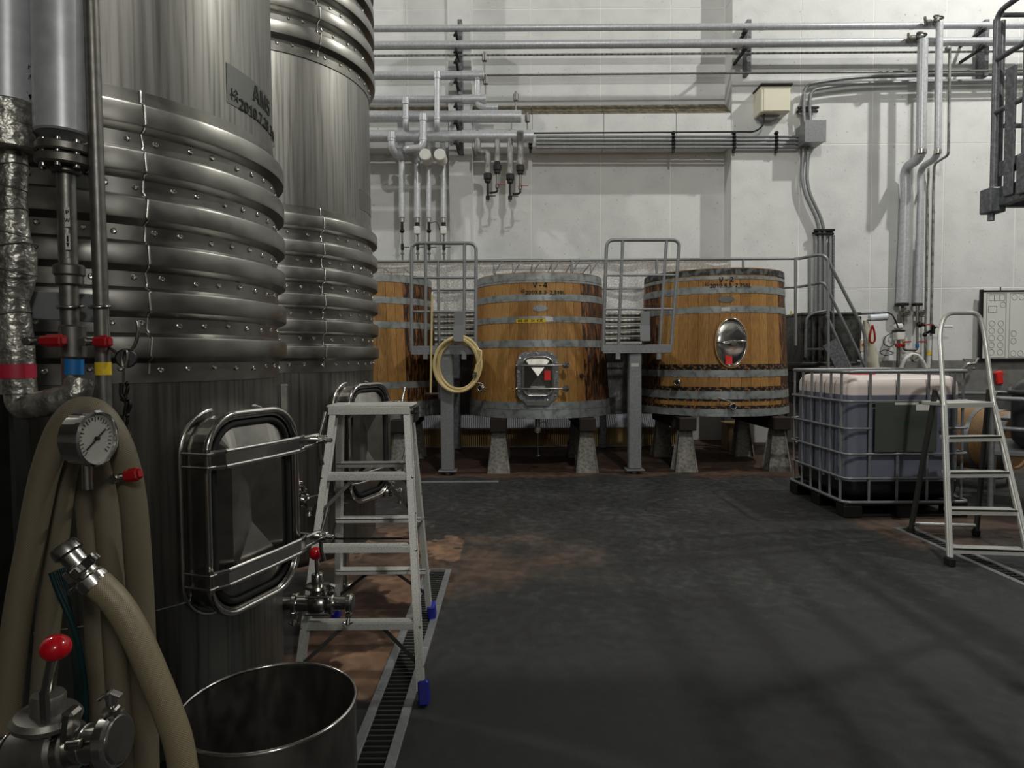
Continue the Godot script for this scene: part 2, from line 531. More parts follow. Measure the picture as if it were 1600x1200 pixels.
	M.hose_plain = mat(Color(0.8, 0.72, 0.52), 0.4)
	M.teal = mat(Color(0.05, 0.17, 0.18), 0.15)
	M.bin = mat(Color(0.16, 0.165, 0.17), 0.45)
	M.fluoro = mat(Color(0.85, 0.87, 0.9), 0.3)
	M.sheet = lines(mat(Color(0.42, 0.42, 0.42), 0.4), noise(0.01, [0.0, 0.7, 1.0, 1.0], 256, 4, 61), Vector3(1, 0.6, 1), null, noise(0.012, [0.0, 0.0, 1.0, 1.0], 256, 4, 62), 3.0, false, true)
	M.poly_sheet = mat(Color(0.62, 0.63, 0.66), 0.35)
	M.tan_sheet = mat(Color(0.6, 0.5, 0.34), 0.5)
	M.liquid = mat(Color(0.4, 0.415, 0.47), 0.3)
	M.tote = mat(Color(0.86, 0.81, 0.79), 0.4)
	M.tote_dark = mat(Color(0.045, 0.045, 0.06), 0.35)
	M.barrel = lines(mat(Color(0.66, 0.52, 0.36), 0.6), wood, Vector3(5, 0.4, 5), null, null, 0, false, true)
	M.barrel_head = lines(mat(Color(0.55, 0.42, 0.28), 0.65), wood, Vector3(5, 0.4, 5), null, null, 0, false, true)
	M.hopper = lines(mat(Color(0.29, 0.29, 0.28), 0.5, 0.2), smudge, Vector3(2, 2, 2), null, null, 0, false, true)
	M.mold = lines(mat(Color(0.6, 0.45, 0.28), 0.8), noise(0.035, [0.0, Color(0.05, 0.045, 0.04), 0.55, Color(0.1, 0.085, 0.07), 0.68, Color(0.75, 0.7, 0.62), 1.0, Color(1, 0.95, 0.85)], 256, 4, 91), Vector3(1.6, 2.0, 1))
	M.sign = mat(Color(0.27, 0.29, 0.27), 0.45)
	M.alu_dark = mat(Color(0.3, 0.3, 0.29), 0.5, 0.7)
	M.drum = lines(mat(Color(0.62, 0.61, 0.59), 0.45, 1.0), soft, Vector3(2, 1, 1), rough)
	M.floor = floor_material()
	M.lamp = mat(Color(1, 1, 1), 0.5)
	M.lamp.emission_enabled = true
	M.lamp.emission = Color(1.0, 0.97, 0.9)
	M.lamp.emission_energy_multiplier = 12.0


func floor_material() -> StandardMaterial3D:
	# dark coating worn through to a red-brown underlay in places; 1024 pixels over 14 x 14 m
	var n := 1024
	var a := FastNoiseLite.new(); a.seed = 71; a.frequency = 0.35; a.fractal_octaves = 6
	var b := FastNoiseLite.new(); b.seed = 72; b.frequency = 1.3; b.fractal_octaves = 5
	var c := FastNoiseLite.new(); c.seed = 73; c.frequency = 9.0; c.fractal_octaves = 3
	var im := Image.create(n, n, false, Image.FORMAT_RGB8)
	var ro := Image.create(n, n, false, Image.FORMAT_RGB8)
	var coat := Color(0.198, 0.199, 0.197); var brown := Color(0.37, 0.285, 0.235); var tan_ := Color(0.56, 0.44, 0.35); var dark := Color(0.2, 0.125, 0.09)
	for j in n:
		for i in n:
			var x := -4.0 + 14.0 * (i + 0.5) / n; var d := 12.0 - 14.0 * (j + 0.5) / n   # d: depth into the hall
			var s := a.get_noise_2d(x, d * 0.8); var t := b.get_noise_2d(x, d); var f := c.get_noise_2d(x, d)
			# where the coating is worn: round the left gully, a band across at 4.5-6 m and under the vats
			var w := 0.0
			w = maxf(w, smoothstep(0.62, 0.2, absf(x + 0.75)) * smoothstep(2.4, 2.7, d) * smoothstep(5.6, 4.4, d) * 1.2 * smoothstep(-0.38, -0.48, x))
			w = maxf(w, smoothstep(1.3, 0.2, absf(d - 4.6)) * smoothstep(2.2, -0.3, x) * 0.85)
			w = maxf(w, smoothstep(7.35, 7.6, d + t * 0.25) * 1.1)
			w = maxf(w, smoothstep(0.7, 0.3, absf(d - 5.05)) * smoothstep(2.6, 3.1, x) * 0.95)
			var k := clampf(w * 0.9 + s * 0.55 + t * 0.35 - 0.42, 0.0, 1.0)
			var col := coat * (1.0 + 0.1 * s + 0.12 * t + 0.18 * f)
			col = col.lerp(brown * (1.0 + 0.3 * t + 0.25 * f), smoothstep(0.02, 0.45, k) * (1.0 if d > 7.2 or x < -0.38 else 0.75))
			col = col.lerp(coat * 1.7, smoothstep(0.25, 0.6, f + 0.6 * t) * 0.35 * smoothstep(2.8, 4.0, d))
			if d < 5.5 and x < -0.38:
				col = col.lerp(dark, smoothstep(0.05, 0.3, t + 0.3 * s) * w * 0.8)
				col = col.lerp(tan_ * (1 + f * 0.3), smoothstep(0.1, 0.16, b.get_noise_2d(x * 1.1 + 9.0, d * 0.9) + 0.2 * f) * clampf(w, 0, 1) * 0.8)
			if d > 7.3: col = col.lerp(dark, smoothstep(-0.1, 0.35, t) * 0.5)
			im.set_pixel(i, j, col)
			var r := clampf(0.62 + 0.2 * s + 0.15 * t + 0.2 * f, 0.35, 0.9)
			ro.set_pixel(i, j, Color(r, r, r))
	var m := mat(Color.WHITE, 1.0, 0.0, 0.4)
	m.albedo_texture = ImageTexture.create_from_image(im)
	m.roughness_texture = ImageTexture.create_from_image(ro)
	m.heightmap_enabled = true
	m.heightmap_texture = ImageTexture.create_from_image(ro)
	m.heightmap_scale = 0.4
	m.detail_enabled = true
	m.detail_blend_mode = BaseMaterial3D.BLEND_MODE_MUL
	m.detail_uv_layer = BaseMaterial3D.DETAIL_UV_2
	m.uv2_triplanar = true
	m.uv2_world_triplanar = true
	m.uv2_scale = Vector3(1.3, 1.3, 1.3)
	m.detail_albedo = noise(0.25, [0.0, 0.7, 0.35, 0.84, 0.62, 0.92, 0.8, 1.0, 1.0, 1.0], 512, 3, 74)
	return m


const WALL := 10.4      # depth of the face of the back wall
const BAY := 10.75      # depth of its recessed bays


func panels(o: Node3D, xs: Array, ys: Array, z: float, thick := 0.1) -> void:
	# wall panels between the joints xs and ys, their faces at z
	for i in xs.size() - 1:
		for j in ys.size() - 1:
			var w: float = xs[i + 1] - xs[i]; var h: float = ys[j + 1] - ys[j]
			part(o, "panel", B.new().box(Vector3((xs[i] + xs[i + 1]) / 2, (ys[j] + ys[j + 1]) / 2, z - thick / 2), Vector3(w - 0.006, h - 0.006, thick), Basis(), 0.006), M.wall)


func room() -> void:
	var w := Node3D.new()
	w.name = "wall_back"
	add_child(w)
	w.set_meta("kind", "structure")
	part(w, "wall_core", B.new().box(Vector3(1.2, 5.75, -BAY - 0.3), Vector3(22.0, 11.9, 0.4)), M.joint)
	# pale sealant a few millimetres behind the panel faces
	part(w, "sealant", B.new().box(Vector3(1.2, 5.75, -BAY - 0.054), Vector3(22.0, 11.9, 0.1)).box(Vector3(7.87, 5.75, -WALL - 0.179), Vector3(8.6, 11.9, 0.35)).box(Vector3(-0.8, 5.75, -WALL - 0.179), Vector3(0.36, 11.9, 0.35)), M.joint)
	# flat panels right of the bays
	panels(w, [3.54, 4.64, 5.80, 6.96, 8.12, 9.28, 10.44, 12.1], [0.0, 2.49, 4.79, 7.1, 9.3, 11.6], -WALL, BAY - WALL + 0.1)
	# pilaster between the bays
	panels(w, [-0.99, -0.61], [0.0, 2.49, 4.79, 7.1, 11.6], -WALL, BAY - WALL + 0.1)
	# the bays: recessed panels below and above a band flush with the pilaster
	for b in [[-0.61, 0.35, 1.5, 2.655, 3.54], [-9.5, -4.0, -2.85, -1.69, -0.99]]:
		panels(w, b, [0.0, 2.49, 4.9], -BAY)
		panels(w, b, [5.2, 7.13, 9.3, 11.6], -BAY)
		for i in 4:
			var x0: float = b[i]; var x1: float = b[i + 1]
			part(w, "band_panel", B.new().box(Vector3((x0 + x1) / 2, 5.04, -(WALL + BAY) / 2), Vector3(x1 - x0 - 0.006, 0.52, BAY - WALL), Basis(), 0.006), M.wall)
			var s := PackedVector2Array([Vector2(0, 5.301), Vector2(0.33, 5.56), Vector2(0.33, 5.301)])
			part(w, "sill_panel", B.new().prism(s, Transform3D(Basis(Vector3.FORWARD, Vector3.UP, Vector3.RIGHT), Vector3(x0 + 0.003, 0, -WALL)), x1 - x0 - 0.006), M.dirt)
	struct("trim_1", B.new().box(Vector3(8.4, 0.66, -WALL + 0.03), Vector3(7.4, 1.32, 0.06), Basis(), 0.01), M.dado)
	struct("wall_left", B.new().box(Vector3(-9.6, 5.75, -3.4), Vector3(0.2, 11.9, 15.2)), M.wall_plain)
	struct("wall_right", B.new().box(Vector3(12.2, 5.75, -3.4), Vector3(0.2, 11.9, 15.2)), M.wall_plain)
	struct("wall_front", B.new().box(Vector3(1.3, 5.75, 4.2), Vector3(22.0, 11.9, 0.2)), M.wall_plain)
	# unseen slab overhead, its edge placed ahead of the camera to darken the foreground
	struct("ceiling", B.new().box(Vector3(1.3, 4.12, 1.75), Vector3(21.0, 0.24, 4.8)), M.wall_plain)
	struct("ceiling", B.new().box(Vector3(1.3, 11.6, -3.4), Vector3(22.0, 0.2, 15.4)), M.ceiling)


func floor_piece(b: B, x0: float, x1: float, z0: float, z1: float) -> void:
	# flat floor with texture laid out over the hall
	var p := [Vector3(x0, 0, z0), Vector3(x1, 0, z0), Vector3(x1, 0, z1), Vector3(x0, 0, z1)]
	var u := []
	for q in p: u.append(Vector2((q.x + 4.0) / 14.0, (q.z + 12.0) / 14.0))
	b.tri(p[0], p[1], p[2], Vector3.UP, Vector3.UP, Vector3.UP, u[0], u[1], u[2])
	b.tri(p[0], p[2], p[3], Vector3.UP, Vector3.UP, Vector3.UP, u[0], u[2], u[3])


func floors() -> void:
	# the floor leaves room for two gullies along the hall and a slot drain before the vats
	var b := B.new()
	var gx0 := -0.585; var gx1 := -0.41; var hx0 := 3.09; var hx1 := 3.26
	var gz := -4.2; var hz := -5.15
	floor_piece(b, -9.7, gx0, -11.0, 4.2)
	floor_piece(b, gx0, gx1, -11.0, gz)
	floor_piece(b, gx1, hx0, -11.0, 4.2)
	floor_piece(b, hx0, hx1, -11.0, hz)
	floor_piece(b, hx1, 12.3, -11.0, 4.2)
	floor_piece(b, gx0, gx1, 0.0, 4.2)
	floor_piece(b, hx0, hx1, 0.0, 4.2)
	b.box(Vector3(1.3, -0.35, -3.4), Vector3(22.0, 0.1, 15.4))
	struct("floor", b, M.floor)
	gully(gx0, gx1, gz, 0.0, 0.034, "grated floor gully with galvanised edge strips running beside the left stepladder")
	gully(hx0, hx1, hz, -3.2, 0.05, "grated floor gully running under the stepladder with the looped handrail")
	var t := thing("slot_drain", "thin metal slot drain across the floor in front of the post with the coiled hose", "drain", at(716, 755, 7.2))
	var y0 := 0.006
	for s in [-1, 1]: part(t, "edge_strip", B.new().box(Vector3(-0.62, y0, -7.2 + s * 0.022), Vector3(0.92, 0.012, 0.018), Basis(), 0.002), M.galv)
	var sl := B.new()
	for i in 60: sl.box(Vector3(-1.07 + 0.0153 * i, 0.004, -7.2), Vector3(0.005, 0.008, 0.03))
	stuff(part(t, "slot_bars", sl, M.galv))


func gully(x0: float, x1: float, z0: float, z1: float, pitch: float, label: String) -> void:
	var t := thing("floor_gully", label, "drain", Vector3((x0 + x1) / 2, 0, (z0 + z1) / 2))
	var w := 0.038
	part(t, "trough", B.new().box(Vector3((x0 + x1) / 2, -0.14, (z0 + z1) / 2), Vector3(x1 - x0, 0.02, z1 - z0)).box(Vector3(x0 + 0.004, -0.08, (z0 + z1) / 2), Vector3(0.008, 0.12, z1 - z0)).box(Vector3(x1 - 0.004, -0.08, (z0 + z1) / 2), Vector3(0.008, 0.12, z1 - z0)), M.iron)
	var seg := 0.52
	for s in [x0 + w / 2, x1 - w / 2]:
		var a := z0
		var i := 0
		while a < z1 - 0.01:
			var e := minf(a + seg + (0.12 if s > (x0 + x1) / 2 and i == 0 else 0.0), z1)
			part(t, "edge_strip", B.new().box(Vector3(s, 0.001, (a + e) / 2), Vector3(w, 0.012, e - a - 0.004), Basis(), 0.002), M.galv)
			a = e; i += 1
	part(t, "end_strip", B.new().box(Vector3((x0 + x1) / 2, 0.001, z0 + 0.008), Vector3(x1 - x0 - 2 * w, 0.012, 0.016)), M.galv)
	var z := z0 + 0.03
	var bar := B.new().box(Vector3.ZERO, Vector3(x1 - x0 - 2 * w + 0.004, 0.016, 0.009), Basis(), 0.0015).mesh()
	while z < z1 - 0.02:
		var x := put(t, "grate_bar", bar, M.alu_dark)
		x.position = Vector3(0, -0.009, z - t.position.z)
		z += pitch


func bearing(px: float, c: Vector3, r: float) -> float:
	# where the sight line through that pixel column meets a vertical cylinder, as an angle from +z towards +x
	var d := Vector2((px - 800.0) / F, -1.0).normalized()
	var q := Vector2(c.x, c.z)
	var b := d.dot(q)
	var k := b * b - q.length_squared() + r * r
	var p := d * (b - sqrt(maxf(k, 0.0)))
	return atan2(p.x - c.x, p.y - c.z)


func tank(c: Vector3, bottom: float, which: int) -> void:
	var R := 0.61
	var t := thing("steel_tank", ["nearest tall stainless tank with rounded cooling ribs, hoses and pipes hanging before it", "second tall stainless tank with rounded cooling ribs, behind the nearest tank and the stepladder"][which], "tank", c, "ribbed stainless tanks")
	var xf := Transform3D(Basis(), c)
	part(t, "shell", B.new().lathe(xf, [Vector2(0, bottom - 0.13), Vector2(0.2, bottom - 0.12), Vector2(0.42, bottom - 0.08), Vector2(R - 0.05, bottom - 0.03), Vector2(R - 0.01, bottom), Vector2(R, bottom + 0.02), Vector2(R, 4.5), Vector2(R - 0.03, 4.55), Vector2(0.12, 4.85), Vector2(0, 4.85)], 96), M.tank)
	for g in [[1.354, 2.14, 6], [2.925, 3.84, 7]]:
		var prof := [Vector2(R - 0.005, g[0] - 0.02), Vector2(R + 0.004, g[0] - 0.018), Vector2(R + 0.004, g[0])]
		var p: float = (g[1] - g[0]) / g[2]
		var strips := []
		for k in g[2]:
			var y: float = g[0] + p * k
			# a strip with rivets, then a rounded band
			for q in [[0.004, 0.0], [0.004, 0.031], [0.007, 0.034], [0.03, 0.044], [0.0345, 0.0475], [0.0355, 0.053], [0.0355, 0.1], [0.0335, 0.106], [0.009, 0.116], [0.004, 0.119]]:
				prof.append(Vector2(R + q[0], y + 0.008 + q[1] * p / 0.131))
			strips.append(y + 0.022 * p / 0.131)
		prof.append(Vector2(R + 0.004, g[1] + 0.03)); prof.append(Vector2(R - 0.005, g[1] + 0.034))
		part(t, "cooling_jacket", B.new().lathe(xf, prof, 96, 0, TAU, 0.8), M.jacket)
		var rv := B.new()
		var dimple := B.new().lathe(Transform3D(Basis(Vector3.RIGHT, Vector3.BACK, Vector3.UP), Vector3.ZERO), [Vector2(0.009, 0), Vector2(0.0085, 0.003), Vector2(0.006, 0.0045), Vector2(0.0045, 0.0025), Vector2(0, 0.002)], 8)
		for y in strips:
			for k in 44:
				var a: float = TAU * k / 44.0 + y * 0.7 + 0.012 * sin(k * 3.1)
				rv.add(dimple, Transform3D(Basis(Vector3.UP, a), c + Vector3(sin(a) * (R + 0.004), y + 0.004 * sin(k * 1.7), cos(a) * (R + 0.004))))
		stuff(part(t, "weld_dimples", rv, M.weld))
		# the upright weld across the bands
		var wa := bearing([232.0, 505.0][which], c, R)
		var wp := []
		for q in prof.slice(3): wp.append(c + Vector3(sin(wa) * (q.x + 0.001), q.y, cos(wa) * (q.x + 0.001)))
		for i in wp.size(): wp[i] += Vector3(cos(wa), 0, -sin(wa)) * 0.0025 * sin(i * 2.3)
		part(t, "weld_seam", B.new().tube(wp, 0.004, 5), M.weld)
	var rim := B.new()
	for y in ([0.66] if which == 0 else [0.7]): rim.ring(c + Vector3(0, y, 0), Basis(), R, 0.0025, 96, 5)
	part(t, "weld_ring", rim, M.weld)
	# name plate with lettering
	if which == 0:
		var pa := bearing(365, c, R)
		var pl := B.new()
		for i in 16: pl.box(Vector3(0.02 * i + 0.01, 0, 0.0008), Vector3(0.0205, 0.127, 0.0016))
		var plate := part(t, "name_plate", bent(pl, R, pa, 2.295, c), M.plate)
		part(plate, "lettering", bent(words("AM5", 0.055, 0.002, true), R + 0.003, pa + 0.135 / R, 2.318, c), M.ink)
		part(plate, "date_lettering", bent(words("2010.7.28  3,154L", 0.036, 0.002, true), R + 0.003, pa + 0.055 / R, 2.248, c), M.ink)
		part(plate, "date_lettering", bent(inspected(0.038), R + 0.003, pa + 0.032 / R, 2.266, c), M.ink)
	else:
		var pa := bearing(567, c, R)
		var pl := B.new()
		for i in 12: pl.box(Vector3(0.02 * i + 0.01, 0, 0.0008), Vector3(0.0205, 0.11, 0.0016))
		part(t, "name_plate", bent(pl, R, pa, 2.29, c), M.plate)
	for k in 3:
		var a := TAU * k / 3.0 + 1.95
		var f := c + Vector3(sin(a) * 0.42, 0, cos(a) * 0.42)
		part(t, "leg", B.new().cyl(f + Vector3(0, 0.03, 0), f + Vector3(0, bottom + 0.02, 0), 0.035, 16).cyl(f + Vector3(0, 0.0, 0), f + Vector3(0, 0.035, 0), 0.065, 16, 0.01), M.steel)
	manway(t, c, R, deg_to_rad(71), 0.92 if which == 0 else 0.95)
	if which == 0:
		# small square stubs of a label holder on the shell
		var a := bearing(449, c, R)
		part(t, "sight_bracket", B.new().box(c + Vector3(sin(a) * (R + 0.02), 1.25, cos(a) * (R + 0.02)), Vector3(0.05, 0.11, 0.03), Basis(Vector3.UP, a), 0.004), M.dull)


func manway(t: Node3D, c: Vector3, R: float, th: float, y: float) -> void:
	var nrm := Vector3(sin(th), 0, cos(th)); var tan_ := Vector3(cos(th), 0, -sin(th))
	var bas := Basis(tan_, Vector3.UP, nrm)
	var o := c + Vector3(0, y, 0)
	var W := 0.4; var H := 0.62
	var rr := round_rect(W, H, 0.12, 8); var inner := round_rect(W - 0.03, H - 0.03, 0.105, 8)
	var door := part(t, "manway", B.new().prism(rr, Transform3D(bas, o + nrm * (R - 0.06)), 0.135, inner), M.steel)
	var loop := func(w: float, h: float, r: float, d: float) -> Array:
		var q := []
		for p in round_rect(w, h, r, 8): q.append(o + bas * Vector3(p.x, p.y, R + d))
		return q
	part(door, "rim", B.new().tube(loop.call(W + 0.005, H + 0.005, 0.12, 0.078), 0.011, 10, true), M.chrome)
	part(door, "weld_rim", B.new().tube(loop.call(W + 0.03, H + 0.03, 0.135, -0.012), 0.006, 8, true), M.weld)
	part(door, "gasket", B.new().tube(loop.call(W - 0.06, H - 0.06, 0.1, 0.07), 0.01, 8, true), M.rubber)
	# lid: a pillow with sunk triangles, creased towards its middle
	var lid := B.new()
	var lw := W - 0.075; var lh := H - 0.075
	var ol := round_rect(lw, lh, 0.095, 8)
	var mid := []
	for p in ol: mid.append(Vector2(clampf(p.x, -0.115, 0.115), clampf(p.y, -0.2, 0.2)))
	var z0 := R + 0.066; var z1 := R + 0.088
	for i in ol.size():
		var j := (i + 1) % ol.size()
		lid.face([o + bas * Vector3(ol[i].x, ol[i].y, z0), o + bas * Vector3(ol[j].x, ol[j].y, z0), o + bas * Vector3(mid[j].x, mid[j].y, z1), o + bas * Vector3(mid[i].x, mid[i].y, z1)], nrm * 0.5 + bas * Vector3(ol[i].x, ol[i].y, 0))
	var zc := R + 0.06
	var f := func(x: float, yy: float, z: float) -> Vector3: return o + bas * Vector3(x, yy, z)
	for s in [-1.0, 1.0]:
		# top and bottom facets fall to a valley, flanks to a keel
		lid.face([f.call(-0.115, 0.2 * s, z1), f.call(0.115, 0.2 * s, z1), f.call(0.0, 0.05 * s, zc)], nrm)
		lid.face([f.call(0.115 * s, 0.2, z1), f.call(0.115 * s, -0.2, z1), f.call(0.0, -0.05, zc), f.call(0.0, 0.05, zc)], nrm)
	part(door, "lid", lid, M.steel)
	for by in [0.185, -0.175]:
		var q := []
		for k in [[-0.215, 0.098], [-0.17, 0.118], [0.0, 0.122], [0.17, 0.118], [0.215, 0.103], [0.255, 0.1], [0.31, 0.1]]: q.append(f.call(k[0], by, R + k[1]))
		var bar := B.new()
		for i in q.size() - 1:
			var ww := 0.045 if i < 4 else 0.034
			bar.box((q[i] + q[i + 1]) / 2, Vector3((q[i + 1] - q[i]).length() + 0.004, ww, 0.006), Basis((q[i + 1] - q[i]).normalized(), Vector3.UP, (q[i + 1] - q[i]).normalized().cross(Vector3.UP)), 0.002)
			for s in [-1, 1]: bar.cyl(q[i] + Vector3(0, s * ww / 2, 0), q[i + 1] + Vector3(0, s * ww / 2, 0), 0.007, 8)
		var cb := part(door, "clamp_bar", bar, M.chrome)
		part(door, "hinge_lug", B.new().box(f.call(-0.215, by + 0.02, R + 0.06), Vector3(0.035, 0.008, 0.1), bas, 0.002).box(f.call(-0.215, by - 0.02, R + 0.06), Vector3(0.035, 0.008, 0.1), bas, 0.002).cyl(f.call(-0.22, by - 0.035, R + 0.098), f.call(-0.22, by + 0.035, R + 0.098), 0.01, 12), M.steel)
		var e: Vector3 = f.call(0.305, by, R + 0.075)
		part(door, "wing_nut", B.new().cyl(e, e + nrm * 0.06, 0.017, 14, 0.003).cyl(e + nrm * 0.06, e + nrm * 0.085, 0.009, 10, 0.002).tube([e + nrm * 0.03 + Vector3(0, 0.0, 0), e + nrm * 0.035 + tan_ * 0.015 + Vector3(0, 0.05, 0), e + nrm * 0.04 + tan_ * 0.03 + Vector3(0, 0.1, 0)], [0.008, 0.007, 0.01], 8).tube([e + nrm * 0.03, e + nrm * 0.03 + Vector3(0, -0.05, 0), e + nrm * 0.032 + tan_ * 0.012 + Vector3(0, -0.095, 0)], [0.008, 0.007, 0.01], 8), M.chrome)
		part(door, "stay_bolt", B.new().cyl(f.call(0.305, by, R - 0.1), e, 0.008, 10), M.steel)


func pts(depth: float, px: Array) -> Array:
	var o := []
	for p in px: o.append(at(p[0], p[1], p[2] if p.size() > 2 else depth))
	return o


func vat_radius(y: float, y0: float, y1: float, r0: float, r1: float) -> float:
	return lerpf(r0, r1, (y - y0) / (y1 - y0))


func vat(c: Vector3, y0: float, y1: float, r0: float, r1: float, hoops: Array, label: String, stained_shaded: Array) -> Node3D:
	var t := thing("oak_vat", label, "vat", c + Vector3(0, y0, 0), "oak vats on concrete legs")
	var N := 46
	var h := PI / N - 0.0007
	var st := B.new()
	var ring_at := func(y: float, r: float) -> Array:
		var q := []
		for k in [[-h, -0.004], [-h + 0.0035, 0.0], [0.0, 0.0015], [h - 0.0035, 0.0], [h, -0.004]]: q.append(Vector3(sin(k[0]) * (r + k[1]), y - y0, cos(k[0]) * (r + k[1])))
		return q
	var lo: Array = ring_at.call(y0, r0); var hi: Array = ring_at.call(y1, r1)
	var d := Vector3(0, 0, 0.055)
	for i in 4: st.face([lo[i], lo[i + 1], hi[i + 1], hi[i]], Vector3(lo[i].x + lo[i + 1].x, 0, 1))
	st.face([lo[0], lo[0] - d, hi[0] - d, hi[0]], Vector3.LEFT)
	st.face([lo[4], lo[4] - d, hi[4] - d, hi[4]], Vector3.RIGHT)
	st.face([lo[0] - d, lo[4] - d, hi[4] - d, hi[0] - d], Vector3.FORWARD)
	st.face([hi[0], hi[4], hi[4] - d, hi[0] - d], Vector3.UP)
	st.face([lo[0], lo[4], lo[4] - d, lo[0] - d], Vector3.DOWN)
	var m := st.mesh()
	for k in N:
		var a := TAU * k / N
		var deg := rad_to_deg(wrapf(a, -PI, PI))
		var mm: Material = M["oak%d" % rng.randi_range(0, 4)]
		for s in stained_shaded:
			if deg > s[0] and deg < s[1]: mm = M.oak_stain_shade if rng.randf() < 0.7 else M.oak_dark  # darker staves: mold stain and shadow both put into the colour
		var x := put(t, "stave", m, mm)
		x.rotation.y = a
	var core := Transform3D(Basis(), c)
	part(t, "bottom_head", B.new().lathe(core, [Vector2(0, y0 + 0.03), Vector2(r0 - 0.05, y0 + 0.03), Vector2(r0 - 0.05, y0 + 0.07), Vector2(0, y0 + 0.07)], 32), M.dark_wood)
	part(t, "top_head", B.new().lathe(core, [Vector2(0, y1 - 0.1), Vector2(r1 - 0.05, y1 - 0.1), Vector2(r1 - 0.05, y1 - 0.06), Vector2(0, y1 - 0.06)], 32), M.oak1)
	for q in hoops:
		var ra := vat_radius(q[0], y0, y1, r0, r1); var rb := vat_radius(q[1], y0, y1, r0, r1)
		var e := 0.006
		part(t, "hoop", B.new().lathe(core, [Vector2(ra - 0.004, q[0]), Vector2(ra + e, q[0]), Vector2(rb + e, q[1]), Vector2(rb - 0.004, q[1])], 72), M.rust_hoop if q.size() > 2 else M.hoop)
	return t


func pillar(x: float, d: float, h: float, label: String) -> void:
	var b := B.new()
	var w0 := 0.14; var w1 := 0.075
	var lo := []; var hi := []
	for k in [[1, 1], [-1, 1], [-1, -1], [1, -1]]:
		for e in ([[1.0, 0.84], [0.84, 1.0]] if k[0] * k[1] < 0 else [[0.84, 1.0], [1.0, 0.84]]):
			lo.append(Vector3(x + k[0] * w0 * e[0], 0, -d + k[1] * w0 * e[1])); hi.append(Vector3(x + k[0] * w1 * e[0], h, -d + k[1] * w1 * e[1]))
	var c := Vector3(x, h / 2, -d)
	for i in 8:
		var j := (i + 1) % 8
		b.face([lo[i], lo[j], hi[j], hi[i]], (lo[i] + lo[j]) / 2 + Vector3(0, h / 2, 0) - c)
	b.face(hi, Vector3.UP)
	b.face(lo, Vector3.DOWN)
	solo("concrete_pillar", b, M.concrete, label, "pillar", "tapered concrete legs under the vats", Vector3(x, 0, -d))


func tap(t: Node3D, p: Vector3, dir: Vector3, lever: Vector3) -> void:
	var e := p + dir * 0.13
	var o := part(t, "tap", B.new().cyl(p - dir * 0.02, p + dir * 0.05, 0.022, 14).cyl(p + dir * 0.04, p + dir * 0.1, 0.032, 14, 0.006).cyl(p + dir * 0.09, e, 0.03, 16, 0.004).ring(e, B.along(dir), 0.034, 0.009, 20, 8), M.chrome)
	part(o, "tap_mouth", B.new().cyl(e - dir * 0.01, e + dir * 0.003, 0.027, 14), M.black)
	part(o, "lever", B.new().tube([p + dir * 0.07, p + dir * 0.07 + Vector3(0, 0.05, 0), p + dir * 0.07 + Vector3(0, 0.055, 0) + lever], [0.008, 0.007, 0.008], 8), M.chrome)


